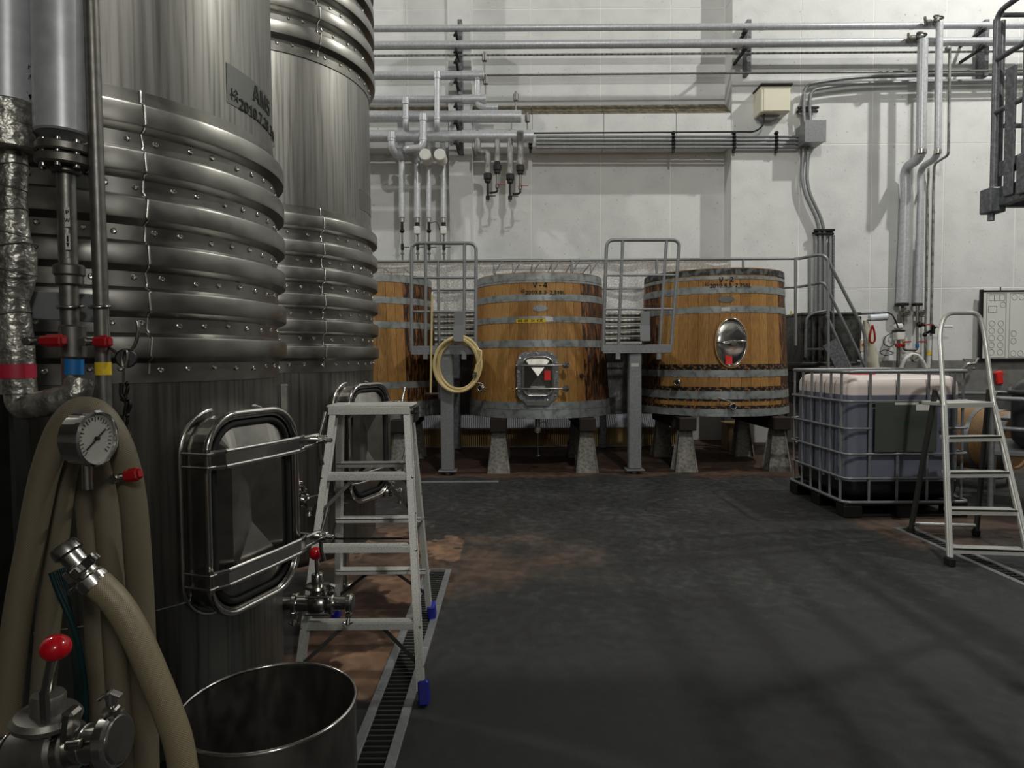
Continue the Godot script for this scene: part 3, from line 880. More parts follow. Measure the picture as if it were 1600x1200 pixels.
func vats() -> void:
	var wn := noise(0.016, [0.0, Color(0.1, 0.08, 0.07), 0.4, Color(0.3, 0.24, 0.2), 0.62, Color(1, 1, 1), 1.0, Color(1, 1, 1)], 512, 5, 81)
	M.oak_stain_shade = lines(mat(Color(0.52, 0.33, 0.15), 0.65), wn, Vector3(2.5, 0.5, 2.5), null, null, 0, false, true)  # mold stains together with the service bridge's shadow, painted into the oak
	M.oak_dark = lines(mat(Color(0.4, 0.25, 0.12), 0.65), wn, Vector3(4.5, 0.4, 4.5), null, null, 0, false, true)
	var cs := [Vector3(-1.93, 0, -8.6), Vector3(0.37, 0, -8.6), Vector3(2.69, 0, -8.62)]
	var v4 := vat(cs[1], 0.67, 2.44, 0.94, 0.82, [[0.672, 0.775], [0.78, 0.87], [1.53, 1.62], [1.83, 1.905], [2.09, 2.175], [2.315, 2.34], [2.345, 2.43]], "oak vat marked V - 4 with a rectangular steel door and a yellow label", [[38, 100]])
	var v2 := vat(cs[2], 0.68, 2.47, 0.96, 0.885, [[0.682, 0.77], [0.89, 0.985], [1.155, 1.24], [1.93, 2.01], [2.165, 2.25], [2.335, 2.375], [2.39, 2.46, 1]], "oak vat marked V - 2 with an oval steel hatch", [[-90, -55], [45, 75]])
	var v1 := vat(cs[0], 0.67, 2.44, 0.94, 0.85, [[0.672, 0.775], [0.78, 0.87], [1.04, 1.12], [1.78, 1.86], [2.08, 2.16], [2.345, 2.435]], "oak vat half hidden behind the second steel tank", [[40, 100]])
	# lettering, plaques and labels
	for q in [[v4, cs[1], 0.94, 0.82, 0.67, 2.44, "V - 4", "2010.8.3  2,319L", -0.03], [v2, cs[2], 0.96, 0.885, 0.68, 2.47, "V - 2", "2010.8.3  2,251L", -0.12]]:
		var r: float = vat_radius(2.26, q[4], q[5], q[2], q[3]) + 0.002
		var ln: float = (q[2] - q[3]) / (q[5] - q[4])
		var up := 0.0 if q[0] == v4 else 0.045
		part(q[0], "lettering", bent(words(q[6], 0.062, 0.002), r + 0.003, q[8], (2.281 if up == 0.0 else 2.325), q[1], ln), M.ink)
		part(q[0], "date_lettering", bent(words(q[7], 0.048, 0.002, true), r + 0.009, q[8] - 0.21, (2.19 if up == 0.0 else 2.255), q[1], ln), M.ink_soft)
		part(q[0], "date_lettering", bent(inspected(0.05), r + 0.009, q[8] - 0.25, (2.213 if up == 0.0 else 2.278), q[1], ln), M.ink_soft)
		var py := 2.0 if q[0] == v4 else 2.09
		var pr: float = vat_radius(py, q[4], q[5], q[2], q[3])
		part(q[0], "oval_plaque", bent(B.new().prism(ellipse(0.18, 0.078, 24), Transform3D(), 0.008), pr, q[8], py, q[1], ln), M.galv if q[0] == v4 else M.plate)
	var yl := B.new()
	for i in 12: yl.box(Vector3(-0.15 + 0.03 * i, 0, 0.0012), Vector3(0.0305, 0.045, 0.002))
	var lr := vat_radius(1.85, 0.67, 2.44, 0.94, 0.82) + 0.007
	var yt := part(v4, "yellow_label", bent(yl, lr, -0.18, 1.852, cs[1]), M.yellow)
	part(yt, "label_lettering", bent(words("ME  08 - 04  KUD", 0.03, 0.002), lr + 0.0025, -0.165, 1.852, cs[1]), M.ink)
	part(v4, "paper_label", bent(B.new().box(Vector3.ZERO, Vector3(0.09, 0.05, 0.003)), lr, 0.1, 1.868, cs[1]), M.paper)
	part(v2, "paper_label", bent(B.new().box(Vector3.ZERO, Vector3(0.1, 0.045, 0.003)), vat_radius(1.97, 0.68, 2.47, 0.96, 0.885) + 0.008, -0.13, 1.972, cs[2]), M.paper)
	# wood blackened by damp above the lower hoops of V - 2
	for q in [[0.985, 1.04], [1.24, 1.31], [0.77, 0.81], [0.86, 0.89]]:
		var ra := vat_radius(q[0], 0.68, 2.47, 0.96, 0.885) + 0.0025; var rb := vat_radius(q[1], 0.68, 2.47, 0.96, 0.885) + 0.0025
		part(v2, "damp_band", B.new().lathe(Transform3D(Basis(), cs[2]), [Vector2(ra - 0.004, q[0]), Vector2(ra, q[0]), Vector2(rb, q[1]), Vector2(rb - 0.004, q[1])], 72), M.mold, "blackened damp wood between the hoops")
	# rectangular door of V - 4
	var o := at(840, 589, 8.6 - 0.925)
	var xf := Transform3D(Basis(), o)
	var zc := B.new().prism(round_rect(0.5, 0.61, 0.13), Transform3D(Basis(), o + Vector3(0, 0, -0.06)), 0.085)
	var door := part(v4, "door_plate", zc, M.galv_dark)
	var bolts := round_rect(0.455, 0.565, 0.115, 3)
	var per := []
	for i in bolts.size():
		var a: Vector2 = bolts[i]; var b: Vector2 = bolts[(i + 1) % bolts.size()]
		var n := maxi(1, roundi(a.distance_to(b) / 0.1))
		for k in n: per.append(a.lerp(b, float(k) / n))
	var last := Vector2(9, 9)
	for p in per:
		if p.distance_to(last) < 0.06: continue
		last = p
		part(door, "bolt", B.new().cyl(o + Vector3(p.x, p.y, 0.02), o + Vector3(p.x, p.y, 0.04), 0.012, 6, 0.003), M.chrome)
	var fr := []
	for p in round_rect(0.36, 0.46, 0.1, 6): fr.append(o + Vector3(p.x, p.y + 0.01, 0.07))
	part(door, "door_frame", B.new().tube(fr, 0.013, 8, true), M.chrome)
	var lid := B.new()
	var k4 := [Vector3(-0.16, -0.2, 0.05), Vector3(0.16, -0.2, 0.05), Vector3(0.16, 0.22, 0.05), Vector3(-0.16, 0.22, 0.05)]
	var i4 := [Vector3(-0.075, -0.09, 0.075), Vector3(0.075, -0.09, 0.075), Vector3(0.075, 0.11, 0.075), Vector3(-0.075, 0.11, 0.075)]
	for i in 4:
		var j := (i + 1) % 4
		lid.face([o + k4[i], o + k4[j], o + i4[j], o + i4[i]], Vector3(0, 0, 1))
		lid.face([o + i4[i], o + i4[j], o + Vector3(0, 0.01, 0.1)], Vector3(0, 0, 1))
		lid.face([o + k4[i], o + k4[j], o + k4[j] * Vector3(1, 1, 0.4), o + k4[i] * Vector3(1, 1, 0.4)], (k4[i] + k4[j]))
	part(door, "door_lid", lid, M.steel)
	for y in [0.14, -0.135]:
		var by := o + Vector3(0, y, 0.095)
		part(door, "clamp_bar", B.new().tube([by + Vector3(-0.25, 0, -0.03), by + Vector3(-0.2, 0, 0), by + Vector3(0.2, 0, 0), by + Vector3(0.33, 0, 0.01)], 0.012, 10).cyl(by + Vector3(0.325, 0, -0.06), by + Vector3(0.325, 0, 0.03), 0.014, 10).lathe(Transform3D(B.along(Vector3(0.25, 0, 1)), by + Vector3(0.33, 0, 0.02)), [Vector2(0, 0), Vector2(0.042, 0.0), Vector2(0.036, 0.018), Vector2(0, 0.024)], 16), M.chrome)
	part(door, "red_tag", B.new().box(o + Vector3(0.115, 0.02, 0.082), Vector3(0.075, 0.115, 0.003)), M.red_label)
	part(door, "door_lip", B.new().prism(PackedVector2Array([Vector2(-0.17, -0.29), Vector2(0.17, -0.29), Vector2(0.12, -0.345), Vector2(-0.13, -0.335)]), Transform3D(Basis(), o + Vector3(0, 0, -0.04)), 0.09), M.steel)
	tap(v4, at(760, 606, 8.6 - 0.82), Vector3(-0.55, 0, 0.83), Vector3(-0.1, 0.02, 0.03))
	part(v4, "thermometer_stub", B.new().cyl(at(906, 587, 7.88), at(906, 587, 7.78) + Vector3(0.03, 0, 0), 0.024, 12, 0.006), M.black)
	var dp := at(840, 656, 8.0)
	part(v4, "drain_cock", B.new().cyl(dp + Vector3(0, 0.05, 0), dp + Vector3(0, -0.09, 0), 0.032, 14, 0.005).cyl(dp + Vector3(0, -0.12, -0.06), dp + Vector3(0, -0.12, 0.03), 0.03, 14, 0.004).ring(dp + Vector3(0, -0.12, 0.03), B.along(Vector3.BACK), 0.036, 0.009, 20, 8).tube([dp + Vector3(0.03, -0.04, 0), dp + Vector3(0.1, -0.02, 0), dp + Vector3(0.12, -0.12, 0)], 0.007, 8), M.steel)
	part(v4, "cap_chain", B.new().cyl(dp + Vector3(0, -0.14, 0.03), dp + Vector3(0.005, -0.42, 0.03), 0.0045, 6).lathe(Transform3D(Basis(), dp + Vector3(0.005, -0.45, 0.03)), [Vector2(0, 0), Vector2(0.042, 0), Vector2(0.042, 0.02), Vector2(0, 0.035)], 16), M.steel)
	# oval hatch of V - 2
	o = at(1142, 535, 8.62 - 0.925)
	var ov := ellipse(0.4, 0.62, 40); var oi := ellipse(0.35, 0.565, 40)
	var hatch := part(v2, "hatch_ring", B.new().prism(ov, Transform3D(Basis(), o + Vector3(0, 0, -0.06)), 0.085, oi), M.oak3)
	var rim := []
	for p in ellipse(0.355, 0.57, 40): rim.append(o + Vector3(p.x, p.y, 0.02))
	part(hatch, "hatch_rim", B.new().tube(rim, 0.011, 8, true), M.chrome)
	part(hatch, "hatch_lid", B.new().lathe(Transform3D(Basis(Vector3(0.62, 0, 0), Vector3(0, 0, 1), Vector3(0, 1.0, 0)), o), [Vector2(0.282, 0.0), Vector2(0.26, 0.014), Vector2(0.2, 0.03), Vector2(0.1, 0.042), Vector2(0.0, 0.046)], 40, 0, TAU, -1.0), M.chrome)
	var hc := o + Vector3(0, -0.01, 0.09)
	part(hatch, "cross_bar", B.new().tube([o + Vector3(-0.17, 0, 0.03), o + Vector3(-0.1, 0.0, 0.075), o + Vector3(0.1, 0.012, 0.075), o + Vector3(0.17, 0.008, 0.03)], [0.012, 0.018, 0.014, 0.01], 10), M.chrome)
	part(hatch, "hatch_knob", B.new().cyl(hc + Vector3(-0.005, 0, -0.04), hc + Vector3(-0.005, 0, 0.03), 0.038, 10, 0.006).tube([hc, hc + Vector3(-0.13, -0.01, 0.02)], [0.014, 0.007], 8), M.dull)
	part(hatch, "red_tag", B.new().box(o + Vector3(-0.035, -0.2, 0.036), Vector3(0.08, 0.12, 0.003), Basis(Vector3.RIGHT, -0.1)), M.red_label)
	tap(v2, at(1062, 597, 8.62 - 0.73), Vector3(-0.5, 0, 0.86), Vector3(-0.1, 0.03, 0.02))
	tap(v2, at(1138, 634, 8.62 - 0.945), Vector3(0.12, 0, 0.99), Vector3(-0.17, 0.05, 0.02))
	part(v2, "yellow_label", B.new().box(at(1236, 489, 8.4), Vector3(0.06, 0.05, 0.02), Basis(Vector3.UP, 1.2)), M.yellow)
	# timber bearers and concrete legs
	var who := ["half hidden vat", "vat with rectangular door", "vat with oval hatch"]
	for i in 3:
		var dx: float = [0.56, 0.54, 0.57][i]
		for s in [-1.0, 1.0]:
			var sx: float = cs[i].x + s * dx
			solo("timber_bearer", B.new().box(Vector3(sx, 0.59, -8.45), Vector3(0.2, 0.158, 1.55), Basis(), 0.01), M.dark_wood, "dark timber bearer under the %s side of the %s" % ["left" if s < 0 else "right", who[i]], "bearer", "timbers under the vats", Vector3(sx, 0.51, -8.45))
			for k in 2:
				pillar(sx, [7.86, 9.05][k], 0.51, "%s tapered concrete leg on the %s under the %s" % [["front", "rear"][k], "left" if s < 0 else "right", who[i]])
	# wire rack lying on V - 4
	var rk := B.new()
	var z0 := -7.95; var zz := -8.9
	for x in [-0.22, 0.02, 0.26, 0.5, 0.74, 0.98]:
		rk.tube(fillet([Vector3(x, 2.444, z0), Vector3(x, 2.56, z0), Vector3(x, 2.56, zz), Vector3(x, 2.444, zz)], 0.04, 3), 0.007, 5)
		rk.tube([Vector3(x, 2.444, z0 - 0.06), Vector3(x + 0.1, 2.6, z0 - 0.06)], 0.009, 5)
	for z in [z0, zz, (z0 + zz) / 2]: rk.tube([Vector3(-0.24, 2.565, z), Vector3(1.0, 2.565, z)], 0.005, 5)
	solo("wire_rack", rk, M.galv, "thin wire rack standing on top of the vat marked V - 4", "rack", "", Vector3(0.37, 2.44, -8.4))
	var r1 := B.new()
	for x in [-2.1, -1.85, -1.6, -1.35]:
		r1.tube(fillet([Vector3(x, 2.444, -8.1), Vector3(x, 2.54, -8.1), Vector3(x, 2.54, -8.9), Vector3(x, 2.444, -8.9)], 0.04, 3), 0.005, 5)
	for z in [-8.1, -8.5, -8.9]: r1.tube([Vector3(-2.15, 2.545, z), Vector3(-1.3, 2.545, z)], 0.005, 5)
	solo("wire_rack", r1, M.galv, "thin wire rack on top of the half hidden vat beside the steel tank", "rack", "", Vector3(-1.75, 2.44, -8.5))


func behind_vats() -> void:
	# raised catwalk along the back wall
	var t := thing("catwalk", "galvanised catwalk with railing along the back wall behind the vats", "catwalk", Vector3(0.7, 0, -10.0))
	var gr := B.new()
	for i in 165: gr.box(Vector3(-2.78 + 0.04 * i, 1.59, -10.02), Vector3(0.006, 0.035, 0.6))
	for i in 4: gr.box(Vector3(0.5, 1.585, -9.75 - 0.18 * i), Vector3(6.6, 0.03, 0.008))
	stuff(part(t, "grating", gr, M.galv_dark))
	part(t, "top_rail", B.new().tube([Vector3(-2.8, 2.87, -9.72), at(1243, 404, 9.72)], 0.021, 10), M.galv)
	part(t, "mid_rail", B.new().tube([Vector3(-2.8, 2.44, -9.72), at(1243, 449, 9.72)], 0.017, 10), M.galv)
	for x in [-2.3, -1.1, 0.92, 2.2, 3.5]: part(t, "post", B.new().cyl(Vector3(x, 1.55, -9.72), Vector3(x, 2.87, -9.72), 0.02, 10), M.galv)
	for x in [-2.5, -0.85, 1.4, 3.3]: part(t, "leg", B.new().box(Vector3(x, 0.78, -9.86), Vector3(0.1, 1.55, 0.1), Basis(), 0.01), M.galv_dark)
	# bubble foil hung over the railing, in creased sheets
	for q in [[-2.75, 0.93, 2.1, "silvery bubble foil sheet on the catwalk railing behind the left service bridge"], [0.96, 3.3, 2.08, "silvery bubble foil sheet on the catwalk railing behind the leaning service bridge"]]:
		var b := B.new()
		var nx := 48; var ny := 10
		var f := func(i: int, j: int) -> Vector3:
			var x: float = lerpf(q[0], q[1], float(i) / nx)
			var y: float = lerpf(2.9, q[2], float(j) / ny)
			return Vector3(x, y, -9.775 + 0.012 * sin(x * 9.0 + 2.0 * sin(y * 3.0)) + 0.008 * sin(x * 23.0 + y * 5.0) * float(j) / ny)
		for i in nx:
			for j in ny:
				for k in [0.0, 0.012]:
					var w := Vector3(0, 0, -k)
					b.face([f.call(i, j) + w, f.call(i + 1, j) + w, f.call(i + 1, j + 1) + w], Vector3(0, 0, 1 if k == 0.0 else -1))
					b.face([f.call(i, j) + w, f.call(i + 1, j + 1) + w, f.call(i, j + 1) + w], Vector3(0, 0, 1 if k == 0.0 else -1))
		solo("foil_sheet", b, M.bubble, q[3], "sheet", "bubble foil on the railing", Vector3((q[0] + q[1]) / 2, q[2], -9.78))
	var nth := ["topmost", "second from the top", "middle", "second from the bottom", "lowest"]
	for i in 5:
		var y := 2.06 - 0.095 * i
		var p := []
		for k in 26: p.append(Vector3(-2.7 + 0.2 * k, y + 0.004 * sin(k * 1.3 + i), -9.815 + 0.006 * sin(k * 2.1 + i * 2)))
		solo("wrapped_pipe", B.new().tube(p, 0.04, 12), M.foil, "bright foil-wrapped pipe behind the vats, %s of the stack of five" % nth[i], "pipe", "foil-wrapped pipes behind the vats", Vector3(-0.2, y, -9.815))
	var sh := B.new()
	for i in 40:
		var f2 := func(k: int, y: float) -> Vector3: return Vector3(-2.6 + 0.14 * k, y, -10.34 + 0.02 * sin(k * 1.7) * (1.6 - y))
		for q in [[1.53, 1.1], [1.1, 0.5]]:
			sh.face([f2.call(i, q[0]), f2.call(i + 1, q[0]), f2.call(i + 1, q[1]), f2.call(i, q[1])], Vector3.BACK)
			sh.face([f2.call(i, q[0]) - Vector3(0, 0, 0.006), f2.call(i + 1, q[0]) - Vector3(0, 0, 0.006), f2.call(i + 1, q[1]) - Vector3(0, 0, 0.006), f2.call(i, q[1]) - Vector3(0, 0, 0.006)], Vector3.FORWARD)
	solo("plastic_sheet", sh, M.sheet, "grey plastic sheet hanging on the wall below the catwalk, behind the vats", "sheet", "", Vector3(0.1, 0.5, -10.34))
	for q in [[0.0, 0.3, 10.05, 0.0, M.tan_sheet, "tan corrugated panel standing on the floor behind the vats"], [0.31, 0.5, 10.04, 0.14, M.poly_sheet, "pale corrugated plastic strip leaning above the tan corrugated panel"]]:
		var b := B.new()
		var n := 330
		for i in n:
			var x0 := -2.6 + 0.0165 * i; var x1 := x0 + 0.0165
			var w0 := 0.008 if i % 2 else -0.008
			var A := Vector3(x0, q[0], -q[2] + w0); var Bb := Vector3(x1, q[0], -q[2] - w0)
			var up := Vector3(0, q[1] - q[0], -q[3])
			b.face([A, Bb, Bb + up, A + up], Vector3.BACK)
			var th := Vector3(0, 0, -0.003)
			b.face([A + th, Bb + th, Bb + up + th, A + up + th], Vector3.FORWARD)
		solo("corrugated_panel", b, q[4], q[5], "panel", "", Vector3(0.1, q[0], -q[2]))
	solo("panel_rail", B.new().box(Vector3(0.1, 0.305, -10.02), Vector3(5.4, 0.014, 0.03), Basis(), 0.003).box(Vector3(0.1, 0.012, -10.02), Vector3(5.4, 0.02, 0.03), Basis(), 0.003).box(Vector3(0.1, 0.16, -10.08), Vector3(5.4, 0.29, 0.02)), M.galv, "slim metal rail holding the corrugated panels behind the vats", "rail", "", Vector3(0.1, 0, -10.03))
	solo("low_box", B.new().box(Vector3(3.33, 0.2, -9.55), Vector3(0.3, 0.4, 0.3), Basis(), 0.01).box(Vector3(3.33, 0.41, -9.55), Vector3(0.34, 0.03, 0.34), Basis(), 0.005), M.tan_sheet, "tan box on the floor behind the vat with the oval hatch", "box", "", Vector3(3.33, 0, -9.55))


func bridges() -> void:
	for w in 2:
		var px0: Array = [[643, 744, 380.0, 643.0, 743.0], [948, 1062, 375.0, 942.0, 1048.0]][w]
		var D := 7.62
		var t := thing("service_bridge", ["galvanised service bridge with guard rail beside the half hidden vat, hose hung on it", "galvanised service bridge with leaning guard rail and an empty grey hose holder"][w], "platform", at([698.0, 990.0][w], 742, 7.7), "service bridges between the vats")
		var x0: float = px0[0]; var x1: float = px0[1]; var ytop: float = px0[2]; var b0: float = px0[3]; var b1: float = px0[4]
		part(t, "guard_frame", B.new().tube(fillet([at(b0, 549, D), at(x0, ytop, D), at(x1, ytop, D), at(b1, 547, D)], 0.09, 6), 0.021, 12), M.galv)
		for k in [0.22, 0.82]:
			part(t, "guard_bar", B.new().cyl(at(lerpf(b0, b1, k), 562, D), at(lerpf(x0, x1, k), ytop, D), 0.019, 12).box(at(lerpf(b0, b1, k), 556, D), Vector3(0.055, 0.09, 0.05), Basis(), 0.006), M.galv)
		for y in [434.0, 487.0]:
			var f: float = (y - ytop) / (548.0 - ytop)
			part(t, "guard_rail", B.new().cyl(at(lerpf(x0, b0, f), y - (4.0 if w else 0.0), D), at(lerpf(x1, b1, f), y - (4.0 if w else 0.0), D), 0.015, 10), M.galv)
		var a := at(b0, 549, D); var c := at(b1, 549, D)
		part(t, "deck_frame", B.new().box(Vector3((a.x + c.x) / 2, 1.5, -D + 0.02), Vector3(c.x - a.x, 0.1, 0.012), Basis(), 0.003).box(Vector3((a.x + c.x) / 2 - 0.19, 1.5, -8.55), Vector3(0.012, 0.1, 1.1)).box(Vector3((a.x + c.x) / 2 + 0.19, 1.5, -8.55), Vector3(0.012, 0.1, 1.1)), M.galv)
		part(t, "deck", B.new().box(Vector3((a.x + c.x) / 2, 1.545, -7.82), Vector3(c.x - a.x - 0.06, 0.02, 0.4), Basis(), 0.004).box(Vector3((a.x + c.x) / 2, 1.545, -8.57), Vector3(0.4, 0.02, 1.1), Basis(), 0.004), M.galv_dark)
		var p := at([700.0, 991.0][w], 741, 7.7)
		part(t, "post", B.new().box(Vector3(p.x, 0.76, p.z), Vector3(0.15, 1.4, 0.13), Basis(), 0.012), M.galv)
		part(t, "foot_plate", B.new().box(Vector3(p.x, 0.05, p.z), Vector3(0.22, 0.016, 0.2), Basis(), 0.004).cyl(Vector3(p.x, 0.0, p.z), Vector3(p.x, 0.05, p.z), 0.03, 10), M.galv)
		if w == 1:
			part(t, "paper_label", B.new().box(Vector3(p.x - 0.005, 1.31, p.z + 0.066), Vector3(0.09, 0.04, 0.003)), M.paper)
		var h := at([717.0, 1008.0][w], 510, D - (0.22 if w == 0 else 0.04))
		part(t, "hose_holder", B.new().box(h + Vector3(0, 0.09, 0), Vector3(0.11, 0.17, 0.012), Basis(), 0.003).box(h + Vector3(-0.005, -0.08, 0.02), Vector3(0.12, 0.18, 0.012), Basis(Vector3.RIGHT, -0.12), 0.003).box(h + Vector3(0, -0.17, 0.0), Vector3(0.1, 0.012, 0.08), Basis(), 0.003), M.grey_paint)
	# hose coiled on the left bridge
	var hp := at(716, 568, 7.5)
	var q := []
	for i in 5 * 28:
		var a := TAU * i / 28.0
		var n := i / 28.0
		var r := 0.272 + 0.02 * sin(n * 2.4) + 0.012 * cos(a * 1.0 + n * 1.9)
		q.append(hp + Vector3(sin(a) * r * 0.93 + 0.012 * sin(n * 3.0), cos(a) * r * 1.12 - 0.02 * absf(sin(n * 1.3)), 0.045 * sin(n * 2.1) - 0.01))
	q.append_array([hp + Vector3(0.27, 0.14, 0.02), hp + Vector3(0.22, -0.02, 0.05), hp + Vector3(0.2, -0.12, 0.05)])
	var coil := thing("coiled_hose", "cream hose coiled in loops on the holder of the left service bridge", "hose", hp)
	part(coil, "hose", B.new().tube(smooth(q, 2), 0.0165, 10), M.hose_plain)
	part(coil, "coupling", B.new().cyl(hp + Vector3(0.2, -0.1, 0.05), hp + Vector3(0.19, -0.17, 0.05), 0.021, 12, 0.004).ring(hp + Vector3(0.195, -0.13, 0.05), Basis(), 0.022, 0.006, 14, 6), M.steel)
	var s0 := at(675, 461, 7.5); var s1 := at(673, 614, 7.5)
	var pole := thing("punch_pole", "pale pole with a short crossbar at its lower end hanging on the left service bridge", "pole", s1)
	part(pole, "shaft", B.new().cyl(s0, s1, 0.012, 10), M.hose_plain)
	part(pole, "hook", B.new().tube([s0, s0 + Vector3(0, 0.03, -0.01), s0 + Vector3(0, 0.035, -0.05), s0 + Vector3(0, 0.01, -0.07)], 0.008, 8), M.white)
	part(pole, "crossbar", B.new().box(s1 + Vector3(0.02, -0.01, 0), Vector3(0.17, 0.025, 0.03), Basis(), 0.008), M.steel)


func union(o: Node3D, p: Vector3, d: Vector3, r: float, m: Material, called := "union") -> void:
	part(o, called, B.new().cyl(p - d * r * 0.8, p + d * r * 0.8, r, 8, r * 0.15).cyl(p - d * r * 1.5, p + d * r * 1.5, r * 0.75, 12, r * 0.1), m)


func header_pipes() -> void:
	# long pipes before the back wall: [y left, y right, x left, x right, depth, radius, material, label]
	var D := 9.95
	var rows := [[45.0, 39.5, 540.0, 1640.0, D, 0.05, M.jacketing, "topmost silver pipe running the whole length of the back wall"],
		[71.5, 64.5, 540.0, 1640.0, D, 0.062, M.jacketing, "thick silver pipe second from the top, running the whole length of the back wall"],
		[87.5, 80.0, 540.0, 1640.0, 10.05, 0.016, M.jacket_old, "thin brownish pipe just below the two topmost silver pipes"],
		[118.0, 118.0, 540.0, 756.0, D, 0.062, M.jacketing, "silver header pipe ending with a thicker collar under the rusty thin pipe"],
		[156.0, 155.0, 540.0, 759.0, D, 0.056, M.jacketing, "silver header pipe with an elbow hanging from its right end"],
		[181.5, 182.0, 540.0, 814.0, D, 0.08, M.jacketing, "thick silver header pipe directly above the lowest header"],
		[213.0, 213.0, 540.0, 833.0, D, 0.083, M.jacketing, "lowest and thickest silver header pipe, ending beside the row of conduits"]]
	for q in rows:
		var a := at(q[2], q[0], q[4]); var b := at(q[3], q[1], q[4])
		a += (a - b).normalized() * ((a.x + 9.4) / absf((a - b).normalized().x))   # on to the left wall
		var t := thing("header_pipe", q[7], "pipe", (a + b) / 2, "long pipes on the back wall")
		part(t, "pipe", B.new().cyl(a, b, q[5], 20, 0.01), q[6])
		var e := at(722.0, lerpf(q[0], q[1], 0.75 if q[3] < 1000 else 0.16), q[4])
		if q[3] < 1000:
			part(t, "collar", B.new().cyl(e, b + Vector3(0.005, 0, 0), q[5] + 0.012, 20, 0.006), q[6])
		elif q[5] > 0.03:
			for k in 7: part(t, "joint_band", B.new().cyl(a.lerp(b, 0.1 + 0.13 * k), a.lerp(b, 0.1 + 0.13 * k) + Vector3(0.05, 0, 0), q[5] + 0.003, 20, 0.002), q[6])
	# hanger struts on the wall with an arm to each pipe
	var w := 0
	for s in [[720.0, [45, 71.5, 87.5, 118, 156, 181.5, 213], 235.0], [1167.0, [42, 68], 112.0], [1535.0, [39, 65], 118.0]]:
		var p0 := at(s[0], 40, 10.3); var p1 := at(s[0], s[2], 10.3)
		var t := thing("pipe_hanger", ["tall dark slotted pipe hanger on the pilaster holding all the header pipes", "dark pipe hanger right of the recessed bay holding the two topmost pipes", "dark pipe hanger beside the raised steel walkway holding the two topmost pipes"][w], "bracket", p1, "pipe hangers on the back wall")
		part(t, "strut", B.new().box((p0 + p1) / 2, Vector3(0.07, (p0 - p1).length() + 0.1, 0.2), Basis(), 0.006), M.galv_dark)
		for y in s[1]:
			var a := at(s[0] - 6, y + 6, D + 0.05)
			part(t, "arm", B.new().box(Vector3(a.x, a.y - 0.075, -(D + 10.3) / 2), Vector3(0.04, 0.04, 10.3 - D + 0.2), Basis(), 0.004).box(Vector3(a.x - 0.02, a.y - 0.05, -D + 0.02), Vector3(0.03, 0.09, 0.03), Basis(Vector3.FORWARD, 0.5), 0.004), M.iron)
		w += 1
	# branches: jacketed pipes that step over from header to header
	var br := [
		["tallest slim silver branch pipe, right of the elbow pipe, up to the uppermost short header", [[683, 118, 9.82], [683, 198, 9.82], [683, 206, 9.95]], 0.045],
		["short silver branch pipe dropping past two headers, left of the tall elbow pipe", [[634, 158, 9.82], [634, 197, 9.82], [636, 206, 9.95]], 0.045],
		["silver branch pipe that turns left at its foot below the lowest header", [[661, 184, 9.78], [661, 231, 9.78], [637, 233, 9.78], [634, 234, 9.9]], 0.055],
		["leftmost short silver branch pipe curving down from the lowest header", [[612, 212, 9.8], [612, 232, 9.8], [620, 243, 9.9], [628, 246, 10.1]], 0.055],
		["short silver elbow pipe linking the two upper headers near their right ends", [[746, 120, 9.95], [746, 164, 9.95], [756, 168, 9.93], [778, 168, 9.93]], 0.045]]
	for q in br:
		var p := pts(9.8, q[1])
		var t := thing("branch_pipe", q[0], "pipe", p[0], "branch pipes between the headers")
		part(t, "pipe", B.new().tube(fillet(p, 0.1, 6), q[2], 14), M.jacketing)
		part(t, "cap", B.new().cyl(p[0] - Vector3(0, 0.06, 0), p[0] + Vector3(0, 0.06, 0), q[2] + 0.01, 14, 0.012), M.jacketing)
		var b: Vector3 = p[1] + Vector3(0, 0.1, 0)
		part(t, "band", B.new().cyl(b, b + Vector3(0, 0.05, 0), q[2] + 0.006, 14, 0.004), M.jacketing)
	# round white end caps and the four long drops below them
	var k := 0
	for q in [[628.0, 245.0, 340.0, 0.048], [652.0, 245.0, 340.0, 0.05], [670.0, 235.0, 340.0, 0.04], [693.0, 240.0, 340.0, 0.042]]:
		var a := at(q[0], q[1], 10.1); var b := at(q[0], q[2], 10.1)
		var t := thing("drop_pipe", "%s of four silver drop pipes with valves above the left bridge" % ["leftmost", "second from left", "third from left", "rightmost"][k], "pipe", b, "four drop pipes over the left bridge")
		part(t, "pipe", B.new().tube(fillet([a + Vector3(0, 0.12, 0.14), a + Vector3(0, 0.02, 0.0), b], 0.08, 5), q[3], 14), M.jacketing)
		if k > 1:
			var e := at(q[0] - 6, 241, 9.72)
			part(t, "end_cap", B.new().cyl(e + Vector3(0, 0, -0.3), e, 0.088, 24, 0.012), M.white)
		var u := b + Vector3(0, -0.045, 0)
		part(t, "union", B.new().cyl(u + Vector3(0, 0.04, 0), u - Vector3(0, 0.035, 0), 0.042, 8, 0.006), M.chrome)
		if k in [1, 3]:
			part(t, "valve_actuator", B.new().box(u + Vector3(0, -0.16, 0.03), Vector3(0.09, 0.12, 0.09), Basis(), 0.01).box(u + Vector3(0, -0.16, 0.077), Vector3(0.045, 0.02, 0.004)), M.white)
			part(t, "valve_neck", B.new().cyl(u + Vector3(0, -0.03, 0), u + Vector3(0, -0.11, 0), 0.036, 10), M.iron)
		else:
			part(t, "valve_body", B.new().cyl(u + Vector3(0, -0.03, 0), u + Vector3(0, -0.13, 0), 0.022, 10).ball(u + Vector3(0, -0.16, 0), 0.038, 12), M.iron)
		part(t, "drop_tube", B.new().cyl(u + Vector3(0, -0.18, 0), u + Vector3(0, -0.62, 0), 0.014, 8).cyl(u + Vector3(0, -0.5, 0), u + Vector3(0, -0.53, 0), 0.026, 8), M.dull)
